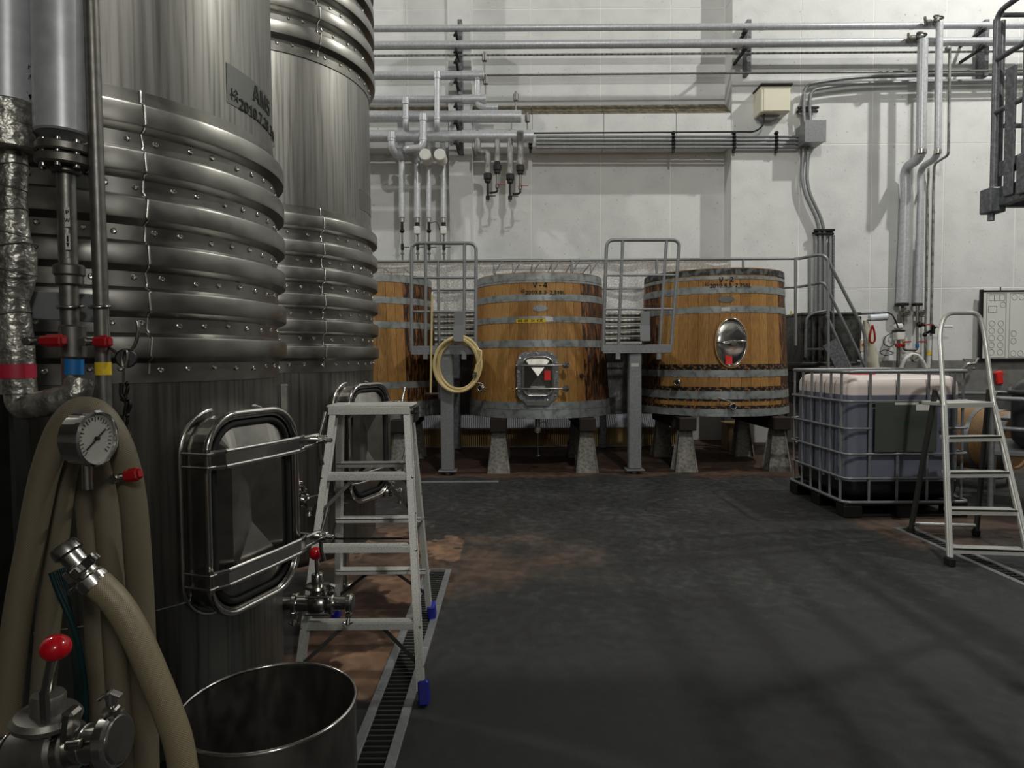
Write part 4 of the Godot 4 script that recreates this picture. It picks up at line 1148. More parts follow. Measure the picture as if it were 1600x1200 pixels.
		part(t, "ball_valve", B.new().cyl(u + Vector3(0, -0.36, 0), u + Vector3(0, -0.46, 0), 0.025, 10, 0.005), M.iron)
		part(t, "lever", B.new().box(u + Vector3(0.06, -0.42, 0.03), Vector3(0.11, 0.012, 0.02), Basis(), 0.003), M.green)
		if k == 2: part(t, "cable", B.new().tube(smooth([u + Vector3(0.03, -0.05, 0.03), u + Vector3(0.12, -0.03, 0.03), u + Vector3(0.17, -0.15, 0.03), u + Vector3(0.18, -0.35, 0.02)], 6), 0.005, 6), M.black)
		k += 1
	# four short drops on the recessed bay
	k = 0
	for q in [[762.0, 238.0, 276.0, 310.0, 746.0], [777.0, 238.0, 262.0, 292.0, 777.0], [797.0, 236.0, 277.0, 310.0, 797.0], [813.0, 224.0, 263.0, 294.0, 813.0]]:
		var a := at(q[0], q[1], 9.9); var b := at(q[0], q[2], 9.9); var c := at(q[0], q[3], 9.9)
		var t := thing("short_drop_pipe", "%s of four short drop pipes with black unions under the lowest header" % ["leftmost", "second from left", "third from left", "rightmost"][k], "pipe", c, "four short drop pipes")
		part(t, "pipe", B.new().tube(fillet([at(q[4], 205, 9.93), at(q[4], q[1], 9.9), a, b] if q[4] != q[0] else [at(q[0], 205, 9.93 if k < 3 else 9.8), a, b], 0.07, 5), 0.05 if k != 1 else 0.042, 14), M.jacket_old)
		union(t, b, Vector3.UP, 0.062, M.iron)
		part(t, "valve_stem", B.new().cyl(b, c, 0.02, 10).cyl(c - Vector3(0, 0.02, 0), c + Vector3(0, 0.04, 0), 0.032, 10, 0.006).ring(c + Vector3(0, -0.03, 0.02), B.along(Vector3.BACK), 0.018, 0.006, 12, 6), M.iron if k % 2 == 0 else M.dull)
		part(t, "lever", B.new().box(c + Vector3(0.06, 0.03, 0.03), Vector3(0.13, 0.012, 0.02), Basis(), 0.003), M.black if k % 2 == 0 else M.red)
		if k % 2: part(t, "elbow", B.new().tube(fillet([c + Vector3(0, 0.02, 0), c + Vector3(0, -0.08, 0), c + Vector3(-0.12, -0.09, 0)], 0.04, 4), 0.016, 8), M.iron)
		k += 1
	# air vents standing on the headers
	k = 0
	for q in [[757.0, 88.0, 113.0], [759.0, 124.0, 152.0], [806.0, 150.0, 174.0], [824.0, 183.0, 205.0]]:
		var a := at(q[0], q[1], 9.95); var b := at(q[0], q[2], 9.95)
		solo("air_vent", B.new().cyl(b, a, 0.013, 8).cyl(a - Vector3(0, 0.08, 0), a + Vector3(0, 0.04, 0), 0.038, 12, 0.01).cyl(a + Vector3(0, 0.03, 0), a + Vector3(0, 0.07, 0), 0.018, 8), M.dull, "small automatic air vent standing on %s" % ["the right end of the uppermost short header", "the right end of the short header with the elbow", "the end of the thick header above the lowest one", "the end of the lowest header, beside the conduits"][k], "air vent", "air vents on the headers", b)
		k += 1
	# thin pipe that carries on from the short header to the right
	solo("thin_pipe", B.new().tube(pts(10.1, [[756, 117.5], [1166, 114], [1420, 112], [1640, 109]]), 0.015, 8), M.dull, "thin dark pipe running right from the end of the uppermost short header", "pipe", "", at(1000, 115, 10.1))


func wall_fittings() -> void:
	# five conduits on the band, between the headers and the junction box
	var nth := ["topmost", "second from the top", "middle", "second from the bottom", "lowest"]
	for i in 5:
		var y: float = [208.0, 213.5, 219.0, 224.5, 230.5][i]
		var a := at(838 if i > 0 else 834, y, 10.3); var b := at(1247 if i > 0 else 1150, y, 10.3)
		var p := [a, b]
		if i == 0: p = fillet([a, at(1150, 206, 10.3), at(1180, 206, 10.27), at(1193, 196, 10.22), at(1194, 178, 10.2)], 0.12, 6)
		solo("wall_conduit", B.new().tube(p, [0.013, 0.02, 0.02, 0.02, 0.022][i], 10), M.black if i == 0 else M.galv, "%s of the five conduits along the concrete band under the recessed wall" % nth[i], "conduit", "five conduits on the band", a)
	for x in [1052.0, 1147.0, 1213.0, 829.0]:
		var p := at(x, 219, 10.33)
		var t := thing("conduit_clamp", "dark clamp strut across the five conduits, %s" % {1052.0: "midway along the recessed bay", 1147.0: "at the right corner of the bay", 1213.0: "next to the galvanised junction box", 829.0: "next to the end of the lowest header"}[x], "clamp", p, "clamps across the conduits")
		part(t, "strut", B.new().box(p + Vector3(0, -0.03, 0), Vector3(0.035, 0.34, 0.06), Basis(), 0.004), M.iron)
		for i in 5: part(t, "saddle", B.new().box(at(x, [208.0, 213.5, 219.0, 224.5, 230.5][i], 10.29), Vector3(0.06, 0.03, 0.06), Basis(), 0.008), M.iron)
	var jc := at(1266, 211, 10.22)
	var jb := thing("junction_box", "galvanised junction box where the conduits meet", "box", jc)
	part(jb, "case", B.new().box(jc, Vector3(0.31, 0.32, 0.34), Basis(), 0.008), M.galv)
	part(jb, "lid", B.new().box(jc + Vector3(0, 0, 0.175), Vector3(0.33, 0.34, 0.012), Basis(), 0.004), M.galv)
	# cream cabinet
	var cc := at(1206, 160, 10.25)
	var cb := thing("control_cabinet", "small cream cabinet on the wall above the conduits", "cabinet", cc)
	part(cb, "case", B.new().box(cc, Vector3(0.46, 0.4, 0.3), Basis(), 0.012), M.cream)
	part(cb, "top_cover", B.new().box(cc + Vector3(0, 0.205, 0.02), Vector3(0.5, 0.03, 0.36), Basis(), 0.008), M.iron)
	part(cb, "door", B.new().box(cc + Vector3(0.01, -0.02, 0.155), Vector3(0.4, 0.34, 0.012), Basis(), 0.005), M.cream)
	part(cb, "underside", B.new().prism(PackedVector2Array([Vector2(-0.16, 0), Vector2(0.16, 0), Vector2(0.06, -0.07), Vector2(-0.1, -0.07)]), Transform3D(Basis(), cc + Vector3(-0.03, -0.2, -0.13)), 0.14), M.grey_paint)
	# pair of conduits sweeping from the right down to the box, then on to the floor
	for i in 2:
		var dx := 9.5 * i; var dy := 10.0 * i
		var p := fillet(pts(10.25, [[1640, 115 + dy], [1420, 118 + dy], [1330, 121 + dy], [1257 + dx, 132 + dy * 0.9], [1255 + dx, 165], [1257 + dx, 196]]), 0.45, 10)
		solo("swept_conduit", B.new().tube(p, 0.027, 12), M.galv, "%s of the two conduits sweeping from the right down into the junction box" % ["upper", "lower"][i], "conduit", "pair of swept conduits", p[-1])
	for i in 2:
		var dx := 7.5 * i
		var p := fillet(pts(10.3, [[1256 + dx, 230], [1252 + dx, 292], [1281 + dx, 352], [1281 + dx, 500, 10.3]]), 0.25, 8)
		solo("down_conduit", B.new().tube(p, 0.026, 12), M.galv, "%s of the two conduits bending down from the junction box behind the staircase" % ["left", "right"][i], "conduit", "conduits below the junction box", p[-1])
	for q in [[1262.0, 172.0, "above the junction box"], [1287.0, 363.0, "on the bent conduits above the staircase"]]:
		var p := at(q[0], q[1], 10.3)
		solo("strut_clamp", B.new().box(p + Vector3(0, 0.03, 0.02), Vector3(0.33, 0.035, 0.04), Basis(), 0.005).box(p + Vector3(0, -0.03, 0.02), Vector3(0.3, 0.035, 0.04), Basis(), 0.005).box(p + Vector3(0, 0, -0.04), Vector3(0.3, 0.03, 0.08), Basis(), 0.005), M.iron, "short dark double strut clamp %s" % q[2], "clamp", "", p)
	# more upright conduits beside the bent ones
	for i in 3:
		var x: float = [1274.0, 1296.0, 1301.0][i]
		solo("upright_conduit", B.new().cyl(at(x + 1, 368, 10.32), at(x, 505, 10.32), [0.026, 0.03, 0.022][i], 12), M.galv if i != 2 else M.galv_dark, ["galvanised upright conduit left of the bent pair, behind the staircase rail", "galvanised upright conduit right of the bent pair, behind the staircase rail", "dark upright conduit furthest right behind the staircase rail"][i], "conduit", "", at(x, 505, 10.32))
	# two big insulated risers on the right with valves on top, jogging back to the wall
	for i in 2:
		var x: float = [1442.0, 1468.0][i]; var yt: float = [62.0, 36.0][i]; var xl: float = [1414.0, 1438.0][i]
		var r: float = [0.072, 0.05][i]
		var p := fillet(pts(9.8, [[x, yt], [x - 3, 246], [xl, 262, 10.25], [xl + 1, 300, 10.25], [xl - 5, 474, 10.28]]), 0.16, 7)
		var t := thing("insulated_riser", ["thicker silver insulated riser at the right of the back wall", "slimmer silver insulated riser at the right of the back wall"][i], "pipe", p[-1], "insulated risers on the right")
		part(t, "pipe", B.new().tube(p, r, 16), M.jacketing)
		var b := at(x - 3, 238, 9.8)
		part(t, "band", B.new().cyl(b - Vector3(0, 0.03, 0), b + Vector3(0, 0.04, 0), r + 0.008, 16, 0.006), M.chrome)
		part(t, "lower_sleeve", B.new().cyl(at(xl - 1, 375, 10.27), at(xl - 5, 474, 10.28), r + 0.012, 16, 0.006), M.jacketing)
		part(t, "end_plate", B.new().cyl(at(xl - 5, 474, 10.28), at(xl - 5, 478, 10.28), r + 0.03, 16, 0.005), M.iron)
		var tp := at(x - 3, yt, 9.85)
		part(t, "shutoff_valve", B.new().ball(tp + Vector3(-0.02, 0.03, 0), r * 1.05, 12).cyl(tp + Vector3(-0.1, 0.02, 0), tp + Vector3(-0.2, 0.0, 0.02), r * 0.7, 10, 0.01).ring(tp + Vector3(-0.2, 0.0, 0.04), B.along(Vector3(1, 0.3, 0.6)), 0.07, 0.016, 16, 8).ring(tp + Vector3(-0.02, 0.06, 0.05), B.along(Vector3(0.3, 1, 0.3)), 0.065, 0.014, 16, 8), M.dull)
		var vp := at(xl - 2, 490, 10.28)
		part(t, "valve", B.new().cyl(at(xl - 4, 476, 10.28), at(xl - 4, 512, 10.28), 0.025, 10).box(vp, Vector3(0.13, 0.09, 0.1), Basis(), 0.015).ring(vp + Vector3(0, 0, 0.09), B.along(Vector3.BACK), 0.05, 0.01, 16, 6), M.dull)
	solo("thin_riser", B.new().tube(fillet(pts(9.9, [[1484, 74], [1482, 242], [1460, 256, 10.25], [1459, 285, 10.3], [1454, 575, 10.32]]), 0.06, 5), 0.02, 10).ball(at(1481, 76, 9.88), 0.045, 10), M.jacket_old, "thin bronze pipe right of the insulated risers, jogging back to the wall", "pipe", "", at(1454, 575, 10.3))
	solo("thin_riser", B.new().tube(pts(10.33, [[1451, 262], [1446, 565]]), 0.016, 8), M.jacket_old, "thin pipe flat on the wall between the insulated risers and the bronze pipe", "pipe", "", at(1446, 565, 10.33))
	# small plumbing under the risers
	var vc := at(1404, 520, 10.2)
	var t := thing("valve_set", "plumbing set with white fittings and red handle under the left insulated riser", "valve", vc)
	part(t, "fitting", B.new().box(vc + Vector3(0, 0.1, 0), Vector3(0.13, 0.1, 0.1), Basis(), 0.03).box(vc + Vector3(0, -0.05, 0.0), Vector3(0.12, 0.13, 0.12), Basis(), 0.012), M.white)
	part(t, "pipe", B.new().cyl(vc + Vector3(0, 0.3, 0), vc + Vector3(0, -0.75, 0), 0.026, 12), M.dull)
	part(t, "coupling", B.new().box(vc + Vector3(0, 0.03, 0), Vector3(0.15, 0.03, 0.13), Basis(), 0.008), M.iron)
	part(t, "red_handle", B.new().box(vc + Vector3(0.02, -0.2, 0.06), Vector3(0.11, 0.05, 0.03), Basis(), 0.012).cyl(vc + Vector3(-0.03, -0.2, 0), vc + Vector3(-0.03, -0.2, 0.08), 0.03, 8), M.red)
	part(t, "cable_loop", B.new().tube(smooth([vc + Vector3(-0.06, 0.02, 0), vc + Vector3(-0.22, -0.06, 0.03), vc + Vector3(-0.25, -0.17, 0.03), vc + Vector3(-0.15, -0.22, 0.03), vc + Vector3(-0.05, -0.17, 0.0)], 6), 0.007, 6), M.black)
	part(t, "lower_loop", B.new().tube(smooth([vc + Vector3(-0.07, -0.32, 0), vc + Vector3(-0.22, -0.27, 0.03), vc + Vector3(-0.31, -0.31, 0.03), vc + Vector3(-0.22, -0.36, 0.03), vc + Vector3(-0.08, -0.33, 0.0)], 6), 0.006, 6), M.black)
	var uc := at(1434, 520, 10.15)
	var u := thing("mixing_loop", "U-shaped pipe loop with blue and yellow bands under the right insulated riser", "pipe", uc)
	part(u, "pipe", B.new().tube(fillet([at(1412, 530, 10.2), at(1412, 547, 10.15), at(1433, 547, 10.15), at(1433, 478, 10.2)], 0.05, 5), 0.02, 10), M.dull)
	part(u, "gate_valve", B.new().ball(at(1437, 507, 10.15), 0.05, 12).cyl(at(1433, 507, 10.15), at(1446, 507, 10.12), 0.03, 10, 0.005), M.iron)
	part(u, "blue_band", B.new().cyl(at(1433, 537, 10.15), at(1433, 543, 10.15), 0.026, 10), M.blue_tape)
	part(u, "yellow_band", B.new().cyl(at(1412, 532, 10.18), at(1412, 535, 10.18), 0.024, 10), M.yellow)
	part(u, "lever", B.new().box(at(1451, 507, 10.1), Vector3(0.15, 0.02, 0.03), Basis(), 0.006).box(at(1418, 534, 10.1), Vector3(0.11, 0.02, 0.03), Basis(), 0.006).box(at(1441, 534, 10.1), Vector3(0.12, 0.02, 0.03), Basis(), 0.006), M.red)
	var hb := at(1426, 575, 9.9)
	solo("arched_hose", B.new().tube(smooth(pts(9.95, [[1396, 695], [1400, 610], [1410, 569], [1421, 556], [1428, 554], [1438, 560], [1447, 578], [1455, 610], [1460, 695]]), 6), 0.03, 12), M.white, "pale hose arching up behind the caged liquid container", "hose", "", hb)
	var gg := at(1428, 560, 9.86)
	var g := thing("pressure_gauge", "small round pressure gauge in front of the pale arching hose", "gauge", gg)
	part(g, "case", B.new().cyl(gg, gg + Vector3(0, 0, 0.05), 0.06, 20, 0.008), M.steel)
	part(g, "dial", B.new().cyl(gg + Vector3(0, 0, 0.045), gg + Vector3(0, 0, 0.054), 0.052, 20), M.dial)
	part(g, "stem", B.new().cyl(gg + Vector3(0, 0.03, 0.02), at(1428, 554.5, 9.94), 0.018, 10), M.steel)
	part(g, "needle", B.new().box(gg + Vector3(0.005, 0.005, 0.057), Vector3(0.06, 0.008, 0.003), Basis(Vector3.BACK, 0.6)), M.black)
	var rt := at(1455, 530, 10.2)
	var tp := thing("wall_tap", "dark wall tap with clear hose and yellow tag left of the looped handrail", "tap", rt)
	part(tp, "body", B.new().tube([at(1444, 522, 10.25), at(1455, 517, 10.2), at(1462, 511, 10.15)], 0.022, 10).cyl(at(1458, 508, 10.15), at(1458, 522, 10.15), 0.028, 10, 0.006).ball(at(1445, 523, 10.22), 0.035, 10), M.iron)
	part(tp, "spout", B.new().cyl(at(1464, 510, 10.1), at(1488, 510, 10.1), 0.018, 10), M.white)
	part(tp, "hose", B.new().cyl(at(1453, 525, 10.2), at(1450, 575, 10.2), 0.03, 10), M.paper)
	part(tp, "yellow_tag", B.new().cyl(at(1452, 549, 10.2), at(1451, 555, 10.2), 0.034, 10), M.yellow)
	# plan board
	var b0 := at(1531, 562, 10.3); var b1 := at(1531, 455, 10.3)
	var W := 2.6
	var bc := Vector3(b0.x + W / 2, (b0.y + b1.y) / 2, b0.z)
	var h := b1.y - b0.y
	var bd := thing("plan_board", "white plan board with drawn circles in a black frame on the right wall part", "board", bc)
	part(bd, "board", B.new().box(bc, Vector3(W, h, 0.03), Basis(), 0.004), M.white)
	part(bd, "frame", B.new().box(bc + Vector3(-W / 2, 0, 0.005), Vector3(0.045, h + 0.05, 0.05), Basis(), 0.006).box(bc + Vector3(0, -h / 2, 0.005), Vector3(W, 0.045, 0.05), Basis(), 0.006).box(bc + Vector3(0, h / 2, 0.005), Vector3(W, 0.025, 0.05), Basis(), 0.006).box(bc + Vector3(W / 2, 0, 0.005), Vector3(0.045, h + 0.05, 0.05), Basis(), 0.006).cyl(b1 + Vector3(0.33, 0, 0), b1 + Vector3(0.33, 0.06, 0), 0.01, 6), M.black)
	var ink := B.new()
	var sq := func(x0: float, y0: float, x1: float, y1: float) -> void:
		var z := b0.z + 0.0165
		for k in [[x0, y0, x1, y0], [x1, y0, x1, y1], [x1, y1, x0, y1], [x0, y1, x0, y0]]:
			ink.beam(Vector3(b0.x + k[0], b1.y - k[1], z), Vector3(b0.x + k[2], b1.y - k[3], z), 0.006, 0.003, Vector3(k[3] - k[1], k[2] - k[0], 0))
	sq.call(0.08, 0.04, 0.39, 1.06); sq.call(0.45, 0.04, 1.3, 1.06); sq.call(1.36, 0.04, 2.5, 1.06)
	for k in 3: sq.call(0.115 + 0.085 * k, 0.06, 0.2 + 0.085 * k, 0.15)
	sq.call(0.11, 0.24, 0.24, 0.34)
	var circles := [[0.34, 0.22]]
	for r in 5: circles.append_array([[0.31, 0.52 + 0.115 * r], [0.17, 0.52 + 0.115 * r]])
	for r in [0.1, 0.68, 0.8, 1.0]:
		for k in (5 if r < 0.5 or r > 0.9 else 1): circles.append([0.52 + 0.115 * k, r])
	for c in circles: ink.ring(Vector3(b0.x + c[0], b1.y - c[1], b0.z + 0.0165), B.along(Vector3.BACK), 0.045, 0.003, 20, 4)
	stuff(part(bd, "drawn_lines", ink, M.grey_paint))
	# rail with taps below the board
	var rp := at(1510, 570, 10.2)
	var rl := thing("wall_valve", "chrome wall valve with cross handles above the container's right corner", "valve", rp)
	part(rl, "body", B.new().tube([at(1503, 578, 10.15), at(1512, 569, 10.15), at(1522, 568, 10.15), at(1528, 560, 10.2)], [0.025, 0.03, 0.03, 0.022], 10).ball(at(1507, 562, 10.15), 0.022, 8).cyl(at(1504, 561, 10.15), at(1524, 562, 10.15), 0.014, 8).ball(at(1521, 576, 10.12), 0.026, 8), M.chrome)
	solo("wall_rail", B.new().cyl(at(1470, 614, 10.25), at(1640, 616, 10.25), 0.03, 10).cyl(at(1470, 620, 10.28), at(1640, 622, 10.28), 0.018, 8), M.galv, "double metal rail low on the grey wall base behind the barrel", "rail", "", at(1550, 620, 10.25))
	solo("red_cloth", B.new().box(at(1561, 590, 10.315), Vector3(0.12, 0.22, 0.05), Basis(Vector3.BACK, 0.15), 0.02).box(at(1560, 583, 10.31), Vector3(0.2, 0.02, 0.03), Basis(), 0.004), M.red_label, "small red cloth hanging on the wall base behind the looped handrail", "cloth", "", at(1561, 600, 10.2))


func right_side() -> void:
	# staircase up to the catwalk
	var D := 8.7
	var t := thing("steel_staircase", "galvanised staircase with tube handrails leading up to the catwalk beside V - 2", "staircase", floor_at(1352, 700, 0.0))
	part(t, "handrail", B.new().tube(fillet(pts(D, [[1243, 404, 9.7], [1250, 404, 9.0], [1288, 396], [1352, 520], [1353, 690]]), 0.12, 5), 0.022, 10), M.galv)
	part(t, "mid_rail", B.new().tube(fillet(pts(D, [[1243, 448, 9.7], [1250, 448, 9.0], [1287, 441], [1293, 452], [1355, 580]]), 0.06, 4), 0.019, 10), M.galv)
	part(t, "mid_rail", B.new().tube(pts(D, [[1291, 492], [1348, 618], [1360, 640]]), 0.019, 10), M.galv)
	for q in [[1243, 404, 540], [1265, 403, 492], [1294, 404, 600]]: part(t, "post", B.new().cyl(at(q[0], q[1], D), at(q[0], q[2], D), 0.02, 10), M.galv)
	for s in [0.0, 0.5]:
		part(t, "stringer", B.new().beam(at(1296, 535, D + s), at(1400, 720, D + s) , 0.03, 0.2, Vector3.BACK), M.galv_dark)
	for k in 6:
		var p := at(1300, 545, D).lerp(at(1396, 700, D), k / 5.0)
		part(t, "tread", B.new().box(p + Vector3(0, 0, -0.25), Vector3(0.24, 0.03, 0.48), Basis(), 0.004), M.galv_dark)
	# dark hopper machine
	var a := at(1252, 572, 9.35); var b := at(1342, 490, 9.35)
	var h := b.y - a.y; var w := b.x - a.x
	var c := Vector3((a.x + b.x) / 2, (a.y + b.y) / 2, -9.8)
	var mc := thing("hopper_machine", "dark ribbed hopper machine standing behind V - 2 under the staircase rail", "machine", Vector3(c.x, 0, c.z))
	part(mc, "hopper", B.new().box(c, Vector3(w, h, 0.9), Basis(), 0.02), M.hopper)
	part(mc, "top_flange", B.new().box(c + Vector3(0, h / 2, 0), Vector3(w + 0.05, 0.04, 0.96), Basis(), 0.01), M.hopper)
	part(mc, "belt_flange", B.new().box(c + Vector3(0, -h / 2 + 0.03, 0), Vector3(w + 0.05, 0.05, 0.95), Basis(), 0.01), M.hopper)
	for k in 6: part(mc, "rib", B.new().box(c + Vector3(-w / 2 + 0.06 + (0.09 * k if k < 4 else 0.4 * (k - 3) - 0.02), 0.02, 0.46), Vector3(0.035, h - 0.12, 0.05), Basis(), 0.01), M.hopper)
	part(mc, "handle", B.new().tube(fillet([c + Vector3(-w / 2 + 0.03, -0.25, 0.5), c + Vector3(-w / 2 + 0.03, h / 2 - 0.02, 0.52), c + Vector3(0.0, h / 2 + 0.06, 0.52), c + Vector3(0.02, 0.1, 0.5)], 0.12, 5), 0.02, 8), M.galv_dark)
	part(mc, "base_frame", B.new().box(Vector3(c.x, a.y - 0.32, c.z), Vector3(w - 0.04, 0.5, 0.7), Basis(), 0.02).box(Vector3(c.x - 0.3, a.y - 0.25, c.z + 0.4), Vector3(0.45, 0.05, 0.2), Basis(), 0.01), M.iron)
	for sx in [-1, 1]:
		for sz in [-1, 1]: part(mc, "leg", B.new().box(Vector3(c.x + sx * (w / 2 - 0.08), (a.y - 0.4) / 2, c.z + sz * 0.33), Vector3(0.09, a.y - 0.4, 0.09), Basis(), 0.01), M.iron)
	var dots := B.new()
	for k in 8: dots.ball(c + Vector3(-w / 2 + 0.3 + 0.07 * k, -0.12, 0.452), 0.008, 6).ball(c + Vector3(-w / 2 + 0.3 + 0.07 * k, h / 2 - 0.06, 0.452), 0.008, 6)
	stuff(part(mc, "rivets", dots, M.dull))
	# hose bag, lamp, red strap and switch
	var p0 := at(1363, 508, 9.22)
	var bag := []
	var rad := []
	for k in [[1352, 500, 0.03], [1356, 515, 0.05], [1360, 545, 0.075], [1364, 575, 0.085], [1366, 620, 0.08], [1368, 690, 0.05]]:
		bag.append(at(k[0], k[1], 9.35)); rad.append(k[2])
	solo("sleeve_hose", B.new().tube(bag, rad, 12), M.cream, "cream plastic sleeve hanging beside the dark hopper machine", "sleeve", "", at(1368, 690, 9.35))
	solo("strap_loop", B.new().tube(smooth(pts(9.22, [[1363, 508], [1360, 520], [1359, 532], [1363, 536], [1367, 531], [1366, 518], [1363, 508]]), 5), 0.014, 8), M.red, "red strap loop hanging on the cream sleeve", "strap", "", p0)
	var lf := thing("work_light", "pale tubular work light above the red strap", "lamp", at(1372, 497, 9.3))
	part(lf, "tube", B.new().cyl(at(1358, 497, 9.3), at(1387, 495, 9.3), 0.05, 14, 0.01), M.fluoro)
	part(lf, "bracket", B.new().cyl(at(1345, 490, 9.35), at(1388, 488, 9.35), 0.02, 8).cyl(at(1356, 500, 9.28), at(1386, 499, 9.28), 0.014, 8), M.galv_dark)
	part(lf, "cable", B.new().tube(smooth(pts(9.2, [[1386, 488, 9.35], [1394, 492], [1400, 503], [1403, 512, 10.1]]), 5), 0.012, 6), M.black)
	var sw := at(1348, 540, 9.32)
	var sb := thing("switch_box", "cream switch box with an orange lamp at the edge of the dark machine", "switch", sw)
	part(sb, "case", B.new().box(sw, Vector3(0.08, 0.19, 0.08), Basis(), 0.012), M.cream)
	part(sb, "pilot_lamp", B.new().cyl(sw + Vector3(-0.01, 0.01, 0.03), sw + Vector3(-0.01, 0.01, 0.05), 0.025, 14, 0.004), M.orange)
	walkway()
	# lying barrel on its cradle
	var hc := at(1590, 690, 6.7)
	var ax := Vector3(-0.42, 0, -0.9).normalized()
	var br := thing("wine_barrel", "lying oak barrel with pale hoops behind the right stepladder", "barrel", hc + ax * 0.45 - Vector3(0, 0.36, 0))
	var bx := Transform3D(B.along(ax), hc)
	var prof := [Vector2(0.275, 0.03), Vector2(0.275, 0.0), Vector2(0.295, 0.0)]
	for k in 13: prof.append(Vector2(0.295 + 0.055 * sin(PI * k / 12.0), 0.02 + 0.88 * k / 12.0))
	prof.append_array([Vector2(0.295, 0.92), Vector2(0.275, 0.92), Vector2(0.275, 0.89), Vector2(0, 0.89)])
	part(br, "body", B.new().lathe(bx, prof, 40), M.barrel)
	part(br, "head", B.new().lathe(bx, [Vector2(0, 0.03), Vector2(0.277, 0.03)], 32), M.barrel_head)
	for q in [[0.0, 0.06], [0.13, 0.17], [0.3, 0.345], [0.57, 0.615], [0.75, 0.79], [0.86, 0.92]]:
		var r0 := 0.298 + 0.055 * sin(PI * clampf((q[0] - 0.02) / 0.88, 0, 1)); var r1 := 0.298 + 0.055 * sin(PI * clampf((q[1] - 0.02) / 0.88, 0, 1))
		part(br, "hoop", B.new().lathe(bx, [Vector2(r0 - 0.005, q[0]), Vector2(r0 + 0.002, q[0]), Vector2(r1 + 0.002, q[1]), Vector2(r1 - 0.005, q[1])], 40), M.galv)
	var bb := hc + ax * 0.45
	var rk := thing("barrel_rack", "low steel rack carrying the lying oak barrel", "rack", Vector3(bb.x, 0, bb.z))
	var yr := hc.y - 0.4
	for s in [0.2, 0.72]:
		var q: Vector3 = hc + ax * s
		part(rk, "cross_bar", B.new().box(Vector3(q.x, yr, q.z), Vector3(0.62, 0.06, 0.06), Basis(ax.cross(Vector3.UP).normalized(), Vector3.UP, -ax), 0.01), M.galv)
		for e in [-1, 1]:
			var l: Vector3 = Vector3(q.x, 0, q.z) + ax.cross(Vector3.UP).normalized() * e * 0.27
			part(rk, "leg", B.new().box(Vector3(l.x, yr / 2, l.z), Vector3(0.05, yr, 0.05), Basis(), 0.008), M.galv)
			part(rk, "wedge", B.new().box(Vector3(q.x, yr + 0.07, q.z) + ax.cross(Vector3.UP).normalized() * e * 0.2, Vector3(0.06, 0.09, 0.08), Basis(), 0.01), M.rubber)
	# dark tub in a tube frame at the right edge
	var tc := Vector3(4.99, 0.87, -5.69)
	var tb := thing("dark_tub", "dark grey plastic tub at the right edge of the picture", "tub", Vector3(tc.x, tc.y - 0.3, tc.z))
	tb.rotation.y = -0.66
	part(tb, "body", B.new().add(soft_box(Vector3(0.86, 0.6, 0.9), 0.13), Transform3D(Basis(), tc)), M.bin)
	var rp := []
	for p in round_rect(0.88, 0.92, 0.14, 6): rp.append(tc + Vector3(p.x, 0.2, p.y))
	part(tb, "rim", B.new().tube(rp, 0.022, 8, true), M.bin)
	for k in 3: part(tb, "ridge", B.new().box(tc + Vector3(-0.25 + 0.25 * k, -0.02, 0.45), Vector3(0.05, 0.4, 0.03), Basis(), 0.012), M.bin)
	var fr := thing("tub_frame", "galvanised tube frame around the dark tub at the right edge", "frame", Vector3(tc.x, 0, tc.z))
	fr.rotation.y = -0.66
	for y in [1.0, 0.74]:
		part(fr, "ring_rail", B.new().tube(fillet([Vector3(tc.x + 0.6, y, tc.z + 0.53), Vector3(tc.x - 0.56, y + 0.02, tc.z + 0.53), Vector3(tc.x - 0.56, y + 0.02, tc.z - 0.53), Vector3(tc.x + 0.6, y, tc.z - 0.53)], 0.06, 4), 0.02, 10), M.galv)
	for s in [[-0.56, 0.53], [-0.56, -0.53], [0.56, 0.53], [0.56, -0.53]]: part(fr, "post", B.new().cyl(Vector3(tc.x + s[0], 0, tc.z + s[1]), Vector3(tc.x + s[0], 1.02, tc.z + s[1]), 0.024, 10), M.galv)
	part(fr, "base_shelf", B.new().box(Vector3(tc.x, tc.y - 0.33, tc.z), Vector3(1.12, 0.05, 1.06), Basis(), 0.01), M.galv)


